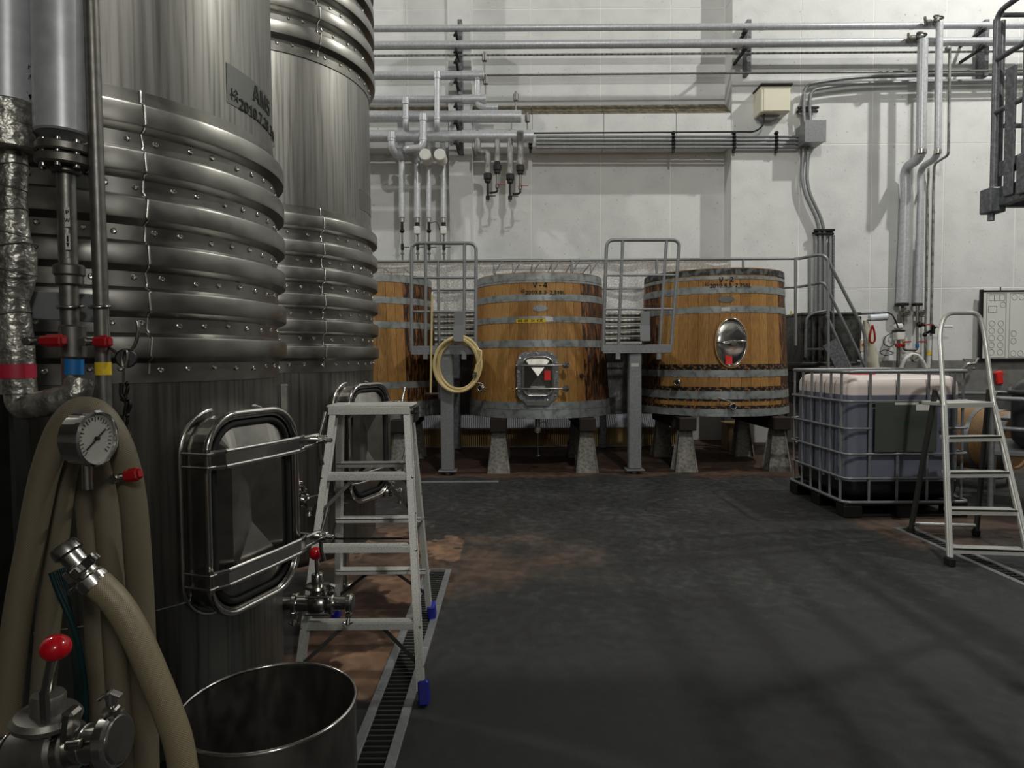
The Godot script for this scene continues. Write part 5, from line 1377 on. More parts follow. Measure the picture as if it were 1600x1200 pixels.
func soft_box(s: Vector3, r: float) -> B:
	# a box with round upright edges and rounded top and bottom edges
	var b := B.new()
	var k := 5
	var levels := []
	for i in k + 1:
		var a := PI / 2 * i / k
		levels.append([-s.y / 2 + r - r * cos(a), r - r * sin(a)])
	for i in k + 1:
		var a := PI / 2 * (1.0 - float(i) / k)
		levels.append([s.y / 2 - r + r * cos(a), r - r * sin(a)])
	var rings := []
	for l in levels:
		var q := []
		for p in round_rect(s.x, s.z, r, 6):
			# pull the outline inwards by the inset of this level
			var v := Vector2(clampf(p.x, -s.x / 2 + r, s.x / 2 - r), clampf(p.y, -s.z / 2 + r, s.z / 2 - r))
			q.append(Vector3(v.x, l[0], v.y) + Vector3(p.x - v.x, 0, p.y - v.y) * ((r - l[1]) / r))
		rings.append(q)
	var cc := func(p: Vector3) -> Vector3:
		return (p - Vector3(clampf(p.x, -s.x / 2 + r, s.x / 2 - r), clampf(p.y, -s.y / 2 + r, s.y / 2 - r), clampf(p.z, -s.z / 2 + r, s.z / 2 - r))).normalized()
	for i in rings.size() - 1:
		var n: int = rings[i].size()
		for j in n:
			var A: Vector3 = rings[i][j]; var Bq: Vector3 = rings[i][(j + 1) % n]; var C: Vector3 = rings[i + 1][(j + 1) % n]; var Dq: Vector3 = rings[i + 1][j]
			b.tri(A, Bq, C, cc.call(A), cc.call(Bq), cc.call(C)); b.tri(A, C, Dq, cc.call(A), cc.call(C), cc.call(Dq))
	b.face(rings[0], Vector3.DOWN); b.face(rings[-1], Vector3.UP)
	return b


func walkway() -> void:
	# corner of a raised walkway that reaches in from the right, over the photographer's side of the hall
	var X := 3.95; var D := 5.3; var Y := 2.74
	var t := thing("raised_walkway", "dark galvanised raised walkway with tube railing reaching in at the upper right", "walkway", Vector3(X + 1.5, Y, -3.5))
	for z in [D, 4.98, 3.9, 2.8, 1.6]:
		part(t, "post", B.new().cyl(Vector3(X, Y + 0.02, -z), Vector3(X, 4.12, -z), 0.024, 10), M.galv_dark)
	for x in [X + 0.07, 5.4, 6.9, 8.4]: part(t, "post", B.new().cyl(Vector3(x, Y + 0.02, -D - 0.03), Vector3(x, 4.12, -D - 0.03), 0.022, 10), M.galv_dark)
	for y in [4.17, 3.79, 3.37]:
		var a: float = D if y < 4.0 else D
		part(t, "side_rail", B.new().tube(fillet([Vector3(X, y - (0.2 if y > 4.0 else 0.0), -D), Vector3(X, y, -D), Vector3(X, y, -1.0)], 0.12, 5) if y > 4.0 else [Vector3(X, y, -D), Vector3(X, y, -1.0)], 0.022, 10), M.galv_dark)
	for y in [4.17, 3.28]:
		part(t, "end_rail", B.new().cyl(Vector3(X + 0.07, y, -D - 0.03), Vector3(8.9, y, -D - 0.03), 0.022, 10), M.galv_dark)
	part(t, "stringer", B.new().box(Vector3(X + 0.03, Y - 0.06, -3.1), Vector3(0.06, 0.15, 4.4), Basis(), 0.006).box(Vector3(X + 0.01, Y + 0.16, -3.1), Vector3(0.012, 0.12, 4.3), Basis(), 0.003), M.galv_dark)
	part(t, "end_beam", B.new().box(Vector3(6.4, Y - 0.06, -D), Vector3(5.0, 0.14, 0.07), Basis(), 0.006), M.galv_dark)
	part(t, "corner_bracket", B.new().box(Vector3(X, Y - 0.08, -D), Vector3(0.13, 0.2, 0.13), Basis(), 0.008).cyl(Vector3(X - 0.01, Y - 0.24, -D), Vector3(X - 0.01, Y - 0.1, -D), 0.025, 10).box(Vector3(X + 0.02, Y + 0.05, -4.98), Vector3(0.1, 0.3, 0.1), Basis(), 0.008).box(Vector3(X - 0.01, Y + 0.42, -5.12), Vector3(0.02, 1.0, 0.1), Basis(), 0.004), M.galv_dark)
	var g := B.new()
	for i in 112: g.box(Vector3(6.45, Y, -0.95 - 0.0385 * i), Vector3(4.9, 0.035, 0.006))
	for i in 13: g.box(Vector3(4.1 + 0.39 * i, Y, -3.1), Vector3(0.008, 0.03, 4.36))
	stuff(part(t, "grating", g, M.galv_dark))
	for q in [[5.2, -1.2], [8.6, -1.2], [8.6, -5.2]]: part(t, "column", B.new().box(Vector3(q[0], Y / 2, q[1]), Vector3(0.14, Y, 0.14), Basis(), 0.01), M.galv_dark)


func liquid_tote() -> void:
	var x0 := 2.86; var x1 := 3.93; var z0 := -5.47; var z1 := -6.57   # z0: the near side
	var cx := (x0 + x1) / 2; var cz := (z0 + z1) / 2
	var t := thing("liquid_tote", "caged plastic liquid tote half full of dark wine on a black pallet", "container", Vector3(cx, 0, cz))
	# black pallet
	var pl := part(t, "pallet", B.new().box(Vector3(cx, 0.118, cz), Vector3(x1 - x0, 0.02, z0 - z1), Basis(), 0.006), M.black)
	for i in 3:
		for j in 3: part(pl, "pallet_foot", B.new().box(Vector3(lerpf(x0 + 0.08, x1 - 0.08, i / 2.0), 0.055, lerpf(z0 - 0.08, z1 + 0.08, j / 2.0)), Vector3(0.16, 0.11, 0.16), Basis(), 0.01), M.black)
	for z in [z0 - 0.08, cz, z1 + 0.08]: part(pl, "pallet_skid", B.new().box(Vector3(cx, 0.012, z), Vector3(x1 - x0, 0.024, 0.1), Basis(), 0.005), M.black)
	# bottle: three layers of the same rounded box
	var w := x1 - x0 - 0.075; var d := z0 - z1 - 0.075
	var y0 := 0.145; var y1 := 1.225
	var whole := soft_box(Vector3(w, y1 - y0, d), 0.1)
	var cut := func(lo: float, hi: float) -> B:
		# the part of the bottle between two levels
		var b := B.new()
		for i in range(0, whole.v.size(), 3):
			var q := []; var n := []
			for k in 3: q.append(whole.v[i + k] + Vector3(cx, (y0 + y1) / 2, cz)); n.append(whole.n[i + k])
			for lim in [[lo, 1.0], [hi, -1.0]]:
				var q2 := []; var n2 := []
				for k in q.size():
					var j: int = (k + 1) % q.size()
					var da: float = (q[k].y - lim[0]) * lim[1]; var db: float = (q[j].y - lim[0]) * lim[1]
					if da >= 0.0: q2.append(q[k]); n2.append(n[k])
					if (da >= 0.0) != (db >= 0.0):
						var f := da / (da - db)
						q2.append(q[k].lerp(q[j], f)); n2.append(n[k].lerp(n[j], f).normalized())
				q = q2; n = n2
				if q.size() < 3: break
			for k in range(1, q.size() - 1): b.tri(q[0], q[k], q[k + 1], n[0], n[k], n[k + 1])
		return b
	part(t, "bottle_top", cut.call(1.06, 2.0), M.tote, "empty milky upper part of the bottle")
	part(t, "bottle_filled", cut.call(0.31, 1.06), M.liquid, "bottle wall darkened by the wine inside")
	part(t, "bottle_foot", cut.call(0.0, 0.31), M.tote_dark, "nearly black foot of the bottle")
	part(t, "fill_cap", B.new().cyl(Vector3(cx - 0.1, 1.2, cz), Vector3(cx - 0.1, 1.25, cz), 0.11, 24, 0.01), M.red_label)
	for k in 4: part(t, "bottle_groove", B.new().cyl(Vector3(x0 + 0.038, 0.3, z0 - 0.2 - 0.235 * k), Vector3(x0 + 0.038, 1.0, z0 - 0.2 - 0.235 * k), 0.022, 10), M.liquid)
	# cage
	var r := 0.0105
	var hoop := func(y: float, rr: float, out := 0.0) -> B:
		var q := []
		for p in round_rect(x1 - x0 + out, z0 - z1 + out, 0.07, 5): q.append(Vector3(cx + p.x, y, cz + p.y))
		return B.new().tube(q, rr, 8, true)
	for y in [1.01, 0.775, 0.555, 0.345]:
		if y < 0.8 and y > 0.6:   # cut out where the sheet metal sign stands
			for q in [[[cx - 0.31, z0], [x0, z0], [x0, z1], [x1, z1], [x1, z0], [cx + 0.28, z0]]]:
				var l := []
				for p in q: l.append(Vector3(p[0], y, p[1]))
				part(t, "cage_bar", B.new().tube(fillet(l, 0.07, 5), r, 8), M.galv)
		else:
			part(t, "cage_bar", hoop.call(y, r), M.galv)
	part(t, "cage_rim", hoop.call(1.262, 0.017, -0.02), M.galv)
	part(t, "cage_foot", hoop.call(0.14, 0.014, 0.01), M.galv)
	var up := func(x: float, z: float) -> void: part(t, "cage_upright", B.new().box(Vector3(x, 0.7, z), Vector3(0.019, 1.13, 0.019), Basis(), 0.004), M.galv)
	for k in 6: up.call(x0 + 0.006, lerpf(z0 - 0.09, z1 + 0.09, k / 5.0)); up.call(x1 - 0.006, lerpf(z0 - 0.09, z1 + 0.09, k / 5.0))
	for x in [x0 + 0.21, x0 + 0.45, x0 + 0.71, x1 - 0.14]: up.call(x, z0 - 0.006); up.call(x, z1 + 0.006)
	# sheet metal sign
	var sp := Vector3(cx - 0.03, 0.79, z0 + 0.02)
	var sg := part(t, "sign_sheet", B.new().box(sp, Vector3(0.53, 0.43, 0.006), Basis(), 0.002), M.sign, "dark grey-green metal sheet on the cage")
	part(sg, "sticker", B.new().box(sp + Vector3(0.0, 0.2, 0.004), Vector3(0.2, 0.018, 0.002)).box(sp + Vector3(0.15, 0.168, 0.004), Vector3(0.14, 0.055, 0.002)), M.paper)
	part(sg, "sheet_lettering", B.new().add(words("AM-1", 0.03, 0.002), Transform3D(Basis(), sp + Vector3(0.02, 0.04, 0.004))), M.green)


func right_ladder() -> void:
	var t := thing("step_stool_ladder", "right stepladder with five treads and a looped handrail in front of the liquid tote", "ladder", floor_at(1515, 870))
	var f0 := floor_at(1484, 884); var f1 := floor_at(1611, 890)   # front feet
	var p0 := at(1475, 634, 4.66); var p1 := at(1553, 634, 4.72)    # where the stiles pass the platform
	var h0 := at(1468, 520, 4.86); var h1 := at(1537, 515, 4.92)
	part(t, "hoop_stile", B.new().tube(fillet([f0 + Vector3(0, 0.03, 0), p0, h0, at(1476, 489, 4.9), at(1529, 489, 4.95), h1, p1, f1 + Vector3(0, 0.03, 0)], 0.1, 6), 0.0165, 12), M.alu)
	for s in [[f0, p0], [f1, p1]]:
		var a: Vector3 = s[0] + Vector3(0, 0.03, 0); var b: Vector3 = s[1]
		part(t, "side_channel", B.new().beam(a, b, 0.022, 0.05, Vector3.RIGHT, 0.004), M.alu)
		part(t, "rubber_foot", B.new().box(s[0] + Vector3(0, 0.03, 0), Vector3(0.045, 0.06, 0.07), Basis(), 0.008), M.rubber)
	for k in 5:
		var y: float = [0.1, 0.335, 0.57, 0.805, 1.04][k]
		var a: Vector3 = f0.lerp(p0, (y - 0.0) / p0.y); var b: Vector3 = f1.lerp(p1, y / p1.y)
		var u := (b - a); u.y = 0.0
		var bas := Basis(u.normalized(), Vector3.UP, u.normalized().cross(Vector3.UP))
		var m := (a + b) / 2
		var dp := 0.09 if k < 4 else 0.24
		m.y = y
		part(t, "tread" if k < 4 else "platform", B.new().box(m + bas * Vector3(0, 0, -dp / 2 + 0.02), Vector3(u.length() - 0.02, 0.028, dp), bas, 0.004).box(m + bas * Vector3(0, -0.018, 0.018), Vector3(u.length() - 0.02, 0.012, 0.008), bas), M.alu)
		if k < 4: part(t, "tread_grip", B.new().box(m + bas * Vector3(0, 0.008, 0.0215), Vector3(u.length() - 0.03, 0.012, 0.006), bas, 0.002), M.rubber)
	var r0 := floor_at(1423, 833); var r1 := floor_at(1525, 837)
	var q0 := at(1462, 608, 4.78); var q1 := at(1546, 608, 4.86)
	for s in [[r0, q0], [r1, q1]]:
		part(t, "rear_leg", B.new().beam(s[0] + Vector3(0, 0.02, 0), s[1], 0.03, 0.035, Vector3.RIGHT, 0.005), M.alu_dark)
		part(t, "rubber_foot", B.new().box(s[0] + Vector3(0, 0.025, 0), Vector3(0.045, 0.05, 0.05), Basis(), 0.008), M.rubber)
	part(t, "rear_bar", B.new().cyl(r0.lerp(q0, 0.07), r1.lerp(q1, 0.07), 0.014, 10), M.alu)
	part(t, "side_stay", B.new().beam(p0 + Vector3(0, -0.02, 0), q0, 0.02, 0.006, Vector3.UP).beam(p1 + Vector3(0, -0.02, 0), q1, 0.02, 0.006, Vector3.UP), M.alu_dark)


func left_ladder() -> void:
	var t := thing("stepladder", "left aluminium stepladder with blue feet straddling the floor gully beside the steel tanks", "ladder", Vector3(-0.66, 0, -2.97))
	var ft := [Vector3(-0.90, 0, -2.54), Vector3(-0.363, 0, -2.54), Vector3(-0.96, 0, -3.41), Vector3(-0.44, 0, -3.41)]
	var Y := 1.175
	var tp := [Vector3(-0.822, Y, -2.92), Vector3(-0.468, Y, -2.92), Vector3(-0.83, Y, -3.04), Vector3(-0.475, Y, -3.04)]
	for i in 4:
		var a: Vector3 = ft[i]; var b: Vector3 = tp[i]
		var sd := 1.0 if i % 2 else -1.0
		# channel section stile: web outside, two flanges
		var st := B.new().beam(a.lerp(b, 0.05), b, 0.004, 0.05, Vector3.RIGHT).beam(a.lerp(b, 0.05) + Vector3(-sd * 0.012, 0, 0.024), b + Vector3(-sd * 0.012, 0, 0.024), 0.028, 0.004, Vector3.RIGHT).beam(a.lerp(b, 0.05) + Vector3(-sd * 0.012, 0, -0.024), b + Vector3(-sd * 0.012, 0, -0.024), 0.028, 0.004, Vector3.RIGHT)
		part(t, "stile", st, M.alu)
		part(t, "foot", B.new().beam(a, a.lerp(b, 0.075), 0.042, 0.062, Vector3.RIGHT, 0.006), M.blue)
	for side in 2:
		for k in 3:
			var y := 0.29 + 0.295 * k
			var a: Vector3 = ft[side * 2].lerp(tp[side * 2], y / Y); var b: Vector3 = ft[side * 2 + 1].lerp(tp[side * 2 + 1], y / Y)
			var m := (a + b) / 2
			var w := b.x - a.x - 0.012
			var s := 1.0 if side == 0 else -1.0
			part(t, "rung", B.new().box(m + Vector3(0, 0.012, -s * 0.012), Vector3(w, 0.004, 0.058)).box(m + Vector3(0, 0.0, s * 0.017), Vector3(w, 0.028, 0.004), Basis(), 0.001).box(m + Vector3(0, 0.004, -s * 0.039), Vector3(w, 0.02, 0.004)).box(m + Vector3(0, 0.0155, s * 0.012), Vector3(w, 0.003, 0.008)).box(m + Vector3(0, 0.0155, -s * 0.006), Vector3(w, 0.003, 0.008)).box(m + Vector3(0, 0.0155, -s * 0.024), Vector3(w, 0.003, 0.008)), M.alu)
			if k in [0, 2]:
				for e in [[a, b], [b, a]]:
					var p: Vector3 = e[0]; var q: Vector3 = e[1]
					var lo: Vector3 = ft[side * 2].lerp(tp[side * 2], (y - 0.16) / Y) if e[0] == a else ft[side * 2 + 1].lerp(tp[side * 2 + 1], (y - 0.16) / Y)
					part(t, "brace", B.new().beam(lo, p.lerp(q, 0.34) + Vector3(0, -0.01, -0.01 * s), 0.004, 0.016, Vector3.BACK), M.alu_dark)
			for e in [a, b]: part(t, "rivet", B.new().ball(e + Vector3(0, 0, s * 0.026), 0.006, 8), M.steel)
	part(t, "top_step", B.new().box(Vector3(-0.648, Y + 0.012, -2.98), Vector3(0.385, 0.006, 0.19), Basis(), 0.002).box(Vector3(-0.648, Y - 0.008, -2.885), Vector3(0.37, 0.034, 0.006), Basis(), 0.002).box(Vector3(-0.648, Y - 0.008, -3.075), Vector3(0.37, 0.034, 0.006), Basis(), 0.002), M.alu)
	for k in 6: part(t, "tread_ridge", B.new().box(Vector3(-0.648, Y + 0.017, -2.9 - 0.032 * k), Vector3(0.38, 0.004, 0.012), Basis(), 0.001), M.alu)
	for s in [0, 1]:
		part(t, "hinge", B.new().box(Vector3(tp[s].x + (0.02 if s else -0.02), Y - 0.03, -2.98), Vector3(0.006, 0.07, 0.14), Basis(), 0.002).cyl(Vector3(tp[s].x - 0.03, Y - 0.02, -2.93), Vector3(tp[s].x + 0.03, Y - 0.02, -2.93), 0.008, 8), M.black)
	part(t, "stay_bar", B.new().tube([ft[0].lerp(tp[0], 0.42), (ft[0].lerp(tp[0], 0.42) + ft[2].lerp(tp[2], 0.42)) / 2, ft[2].lerp(tp[2], 0.42)], 0.005, 6), M.iron)
	part(t, "stay_bar", B.new().tube(fillet([ft[2].lerp(tp[2], 0.5), ft[2].lerp(tp[2], 0.46) + Vector3(0.03, 0, 0.2), ft[3].lerp(tp[3], 0.46) + Vector3(-0.03, 0, 0.2), ft[3].lerp(tp[3], 0.5)], 0.04, 4), 0.005, 6), M.iron)


func lever_valve(o: Node3D, a: Vector3, b: Vector3) -> void:
	# a red lever from its nut at a to its tip at b
	var d := (b - a).normalized()
	part(o, "lever", B.new().beam(a.lerp(b, 0.25), b, 0.022, 0.012, Vector3.UP, 0.005).beam(a.lerp(b, 0.4), b - d * 0.006, 0.028, 0.016, Vector3.UP, 0.007), M.red, "red lever")
	part(o, "lever_arm", B.new().beam(a, a.lerp(b, 0.35), 0.016, 0.004, Vector3.UP).cyl(a - Vector3(0, 0, 0.03), a + Vector3(0, 0, 0.01), 0.008, 8), M.steel)
	part(o, "nut", B.new().cyl(a, a + Vector3(0, 0, 0.014), 0.011, 6, 0.002), M.steel)


func near_pipes() -> void:
	var D := 1.45
	# hot water pipe in foil lagging
	var t := thing("lagged_pipe", "foil-lagged hot water pipe at the left edge with a red band and red lever", "pipe", at(70, 625, D))
	part(t, "jacket", B.new().cyl(at(10, -300, D), at(14, 170, D), 0.056, 24), M.jacketing)
	part(t, "collar", B.new().cyl(at(13, 165, D), at(17, 240, D), 0.068, 24, 0.004).cyl(at(15, 198, D), at(15, 200, D), 0.0695, 24), M.foil)
	var wob := []
	var rad := []
	for k in [[18, 236, 0.029], [18, 270, 0.032], [17, 300, 0.03], [18, 340, 0.031], [21, 372, 0.033], [24, 395, 0.041], [23, 430, 0.041], [20, 452, 0.037], [17, 470, 0.034], [20, 500, 0.035], [24, 530, 0.036], [26, 560, 0.035], [28, 590, 0.034], [30, 615, 0.035]]:
		wob.append(at(k[0], k[1], D)); rad.append(k[2])
	part(t, "foil_lagging", B.new().tube(wob, rad, 18), M.foil)
	part(t, "foil_elbow", B.new().tube(fillet([at(29, 600, D), at(33, 638, D), at(75, 630, D - 0.02), at(121, 616, D - 0.01), at(124, 596, D)], 0.045, 7), 0.03, 16), M.foil)
	for k in 9:
		var i := 1 + k
		part(t, "tape_edge", B.new().ring(wob[i] + Vector3(0, 0.01, 0), Basis(Vector3.BACK, 0.25 * (-1 if k % 2 else 1)), rad[i] + 0.001, 0.0016, 24, 5), M.plate)
	part(t, "red_band", B.new().cyl(at(26, 569, D), at(27, 591, D), 0.0365, 24), M.red_tape)
	var lt := part(t, "pipe_marking", bent(words("H", 0.013, 0.001), 0.0575, 1.4, 0, at(12, 108, D)), M.ink)
	part(t, "pipe_marking", bent(words("W", 0.013, 0.001), 0.0575, 1.4, 0, at(12, 124, D)), M.ink)
	part(t, "flow_arrow", bent(B.new().box(Vector3(0, 0.007, 0), Vector3(0.006, 0.016, 0.001)).prism(PackedVector2Array([Vector2(-0.008, 0), Vector2(0.008, 0), Vector2(0, -0.016)]), Transform3D(), 0.001), 0.0575, 1.4, 0, at(12, 148, D)), M.ink)
	lever_valve(t, at(47, 533, D - 0.045), at(104, 532, D - 0.06))
	# middle pipe: insulated above a flange, bare below
	var c := thing("flanged_pipe", "cold water pipe with big bolted flange, blue band and a red lever", "pipe", at(115, 610, D))
	part(c, "jacket", B.new().cyl(at(90, -300, D), at(99, 212, D), 0.056, 24, 0.004).cyl(at(99, 206, D), at(100, 222, D), 0.05, 24, 0.0, 0.02), M.jacketing)
	part(c, "flange", B.new().cyl(at(103, 228, D), at(103, 243, D), 0.058, 28, 0.004).cyl(at(103, 246, D), at(103, 262, D), 0.058, 28, 0.004).cyl(at(103, 262, D), at(103, 272, D), 0.03, 20, 0.004), M.dull)
	for k in 8:
		var a := TAU * (k + 0.35) / 8
		var o := Vector3(sin(a) * 0.045, 0, cos(a) * 0.045)
		part(c, "bolt", B.new().cyl(at(103, 224, D) + o, at(103, 268, D) + o, 0.008, 6, 0.001), M.chrome)
	part(c, "pipe", B.new().cyl(at(101, 210, D), at(112, 600, D), 0.019, 16), M.dull)
	part(c, "coupling", B.new().cyl(at(108, 414, D), at(108.5, 432, D), 0.031, 20, 0.004).cyl(at(108.5, 430, D), at(109, 446, D), 0.027, 10, 0.003).cyl(at(107.5, 404, D), at(108, 416, D), 0.02, 6, 0.002), M.dull)
	part(c, "valve_body", B.new().cyl(at(113, 508, D), at(114, 560, D), 0.027, 8, 0.004).cyl(at(113, 520, D), at(114, 545, D), 0.022, 12), M.dull)
	part(c, "blue_band", B.new().cyl(at(115, 561, D), at(115, 585, D), 0.0205, 18), M.blue_tape)
	part(c, "socket", B.new().cyl(at(115, 592, D), at(116, 622, D), 0.0225, 16, 0.003), M.dull)
	part(c, "pipe_marking", B.new().box(at(113, 342, D) + Vector3(0.002, 0, 0.0195), Vector3(0.0095, 0.043, 0.002), Basis(Vector3.UP, 0.4)).box(at(114, 380, D) + Vector3(0.002, 0, 0.0195), Vector3(0.0095, 0.036, 0.002), Basis(Vector3.UP, 0.4)), M.paper)
	part(c, "marking_letters", B.new().add(words("P", 0.009, 0.001), Transform3D(Basis(Vector3.UP, 0.4), at(113, 335, D) + Vector3(0.0025, 0, 0.021))).add(words("W", 0.008, 0.001), Transform3D(Basis(Vector3.UP, 0.4), at(113, 347, D) + Vector3(0.0025, 0, 0.021))).prism(PackedVector2Array([Vector2(-0.003, 0), Vector2(0.003, 0), Vector2(0, -0.01)]), Transform3D(Basis(Vector3.UP, 0.4), at(114, 382, D) + Vector3(0.0025, 0, 0.0206)), 0.001).box(at(114, 376, D) + Vector3(0.0025, 0, 0.021), Vector3(0.003, 0.014, 0.001), Basis(Vector3.UP, 0.4)), M.ink)
	lever_valve(c, at(134, 534, D - 0.03), at(176, 534, D - 0.04))
	# thin pipe
	var p := thing("thin_riser", "thin plain steel pipe with a yellow band, in front of the nearest tank", "pipe", at(170, 800, D))
	part(p, "pipe", B.new().cyl(at(132, -300, D), at(170, 840, D), 0.0155, 14), M.dull)
	part(p, "yellow_band", B.new().cyl(at(160.9, 566, D), at(161.5, 586, D), 0.0168, 14), M.yellow)
	part(p, "small_valve", B.new().cyl(at(171, 725, D), at(172, 795, D), 0.012, 10).box(at(172, 745, D), Vector3(0.022, 0.03, 0.03), Basis(), 0.004), M.dull)
	lever_valve(p, at(182, 747, D - 0.14), at(223, 739, D - 0.15))
	part(p, "valve_stem", B.new().cyl(at(182, 747, D - 0.14), at(176, 747, D), 0.008, 10), M.steel)
	# flat bar carrying the pipes, with U-bolts
	var b := thing("pipe_bracket", "grey flat steel bar behind the near pipes with round bolts holding them", "bracket", at(90, 475, D + 0.05))
	part(b, "bar", B.new().beam(at(-60, 470, D + 0.06), at(152, 482, D + 0.06), 0.066, 0.008, Vector3.UP, 0.002), M.grey_paint)
	for x in [110.0, 156.0]:
		var r := 0.024 if x < 120 else 0.0195
		part(b, "u_bolt", B.new().ring(at(x, 479, D), Basis(Vector3.RIGHT, 0.15), r, 0.0042, 24, 8), M.steel)
	part(b, "wall_stand", B.new().box(at(15, 760, D + 0.12), Vector3(0.06, 0.85, 0.05), Basis(), 0.006), M.iron)
	# hook with a ring, a disc and a hanging chain
	var h := thing("wire_hook", "bent wire hook beside the near pipes carrying a black disc and a chain", "hook", at(190, 555, D))
	part(h, "hook", B.new().tube(smooth(pts(D, [[166, 474], [168, 510], [170, 537], [178, 548], [190, 554], [203, 549], [212, 536], [216, 515], [214, 502]]), 5), 0.0042, 8), M.steel)
	var ch := thing("hanging_chain", "dark chain with black disc hanging from the wire hook", "chain", at(196, 690, D))
	part(ch, "disc", B.new().cyl(at(197, 560, D - 0.01), at(197, 560, D + 0.004), 0.022, 24, 0.003), M.black)
	part(ch, "shackle", B.new().tube(smooth(pts(D - 0.02, [[193, 575], [190, 562], [193, 549], [198, 549], [199, 562], [196, 575]]), 5), 0.003, 6).cyl(at(193, 572, D - 0.02), at(193, 600, D - 0.015), 0.003, 6), M.steel)
	for k in 4:
		var y := 598.0 + 25.0 * k
		var s := 1.0 if k % 2 else -1.0
		part(ch, "link", B.new().tube(smooth(pts(D - 0.015, [[190, y], [194 + 4 * s, y + 6], [193 + 3 * s, y + 19], [196, y + 26]]), 4), 0.005, 6).tube(smooth(pts(D - 0.015, [[198, y], [202 + 2 * s, y + 8], [199 + 2 * s, y + 18], [198, y + 26]]), 4), 0.004, 6).ball(at(199, y + 1, D - 0.02), 0.005, 8), M.iron)


func hoses() -> void:
	var all := [
		["thick braided hose forming the outer arch at the left edge", 1.315, 0.0265, [[2, 1260], [12, 1100], [28, 960], [48, 850], [66, 755], [86, 690], [108, 652], [132, 639, 1.325], [160, 652, 1.33], [188, 700, 1.34], [206, 770, 1.36], [215, 860, 1.375], [221, 960, 1.39], [226, 1100, 1.4], [230, 1260, 1.41]], M.hose_old],
		["thick braided hose forming the inner arch behind the pressure gauge", 1.388, 0.025, [[62, 1260], [68, 1080], [80, 930], [92, 800], [102, 735], [118, 690], [142, 676], [160, 705], [166, 790], [174, 900], [182, 1030], [192, 1160], [198, 1260]], M.hose_old],
		["braided hose hanging straight down between the two arching hoses", 1.44, 0.024, [[128, 690], [134, 760], [142, 860], [150, 980], [157, 1100], [162, 1260]], M.hose_old],
		["braided hose behind the outer arch, nearest to the nearest tank's skin", 1.47, 0.024, [[188, 900], [200, 1000], [207, 1100], [210, 1260]], M.hose_old]]
	for q in all:
		var p := smooth(pts(q[1], q[3]), 6)
		solo("braided_hose", B.new().tube(p, q[2], 16), q[4], q[0], "hose", "thick braided hoses on the left", p[0])
	# hose with a coupling that reaches down to the drum
	var hp := smooth(pts(1.22, [[140, 903], [158, 917], [185, 946], [212, 992], [238, 1050], [262, 1110], [281, 1170], [293, 1260]]), 7)
	var t := thing("coupled_hose", "pale braided hose with a steel lever coupling, curving down to the steel drum", "hose", hp[-1])
	part(t, "hose", B.new().tube(hp, 0.0265, 18), M.hose)
	var a := at(98, 852, 1.22); var b := at(146, 908, 1.22)
	var d := (b - a).normalized()
	var l := (b - a).length()
	part(t, "coupling", B.new().lathe(Transform3D(B.along(d), a), [Vector2(0, 0), Vector2(0.024, 0), Vector2(0.027, 0.008), Vector2(0.027, 0.02), Vector2(0.021, 0.024), Vector2(0.021, 0.045), Vector2(0.027, 0.047), Vector2(0.027, 0.062), Vector2(0.022, 0.066), Vector2(0.022, l), Vector2(0, l)], 20), M.steel)
	part(t, "ferrule", B.new().cyl(b - d * 0.012, b + d * 0.014, 0.0285, 20, 0.003).cyl(b - d * 0.004, b + d * 0.002, 0.0295, 20).cyl(b + Vector3(-0.03, -0.012, 0.004), b + Vector3(-0.034, -0.016, 0.02), 0.006, 8), M.chrome)
	part(t, "cam_lever", B.new().beam(at(119, 897, 1.19), at(148, 868, 1.18), 0.006, 0.018, Vector3.BACK, 0.002).cyl(at(147, 869, 1.165), at(153, 874, 1.165), 0.007, 8).box(at(122, 893, 1.185), Vector3(0.02, 0.018, 0.02), Basis(Vector3.BACK, 0.8), 0.003), M.chrome)
	part(t, "cam_lever", B.new().beam(at(100, 903, 1.2), at(123, 886, 1.195), 0.006, 0.014, Vector3.BACK, 0.002).beam(at(105, 909, 1.2), at(126, 898, 1.195), 0.006, 0.012, Vector3.BACK, 0.002), M.dull)
	# blue-green tube hung in a narrow coil
	var co := B.new()
	for k in 6:
		var q := pts(1.37, [[90, 890], [96 + k, 920], [104 + 4.0 * k, 975], [112 + 5.2 * k, 1040], [115 + 5.6 * k, 1110], [112 + 5.0 * k, 1180], [100 + 2 * k, 1260]])
		for i in q.size(): q[i].z += 0.006 * (k - 2)
		co.tube(smooth(q, 5), 0.0065, 8)
	solo("tube_coil", co, M.teal, "narrow coil of glossy blue-green tube hanging behind the braided hoses", "tube", "", at(105, 1180, 1.4))
	# pressure gauge
	var g0 := at(150, 685, 1.24)
	var ax := Vector3(0.99, 0.0, 0.1).normalized()
	var g := thing("pressure_gauge", "big round pressure gauge with steel case in front of the arching hoses", "gauge", g0)
	var gb := B.along(ax)
	part(g, "case", B.new().lathe(Transform3D(gb, g0 - ax * 0.042), [Vector2(0, 0), Vector2(0.046, 0.0), Vector2(0.05, 0.004), Vector2(0.05, 0.034), Vector2(0.055, 0.036), Vector2(0.055, 0.046), Vector2(0.051, 0.05), Vector2(0.049, 0.046), Vector2(0.049, 0.04), Vector2(0, 0.04)], 40), M.chrome)
	part(g, "dial", B.new().lathe(Transform3D(gb, g0), [Vector2(0.049, -0.001), Vector2(0, -0.001)], 32), M.dial)
	var u := Vector3.UP.cross(ax).normalized()
	var marks := B.new()
	for k in 25:
		var an := deg_to_rad(225.0 - 270.0 * k / 24.0)
		var dir := u * cos(an) + Vector3.UP * sin(an)
		marks.beam(g0 + dir * (0.036 if k % 3 else 0.033), g0 + dir * 0.042, 0.0012, 0.001, dir.cross(ax))
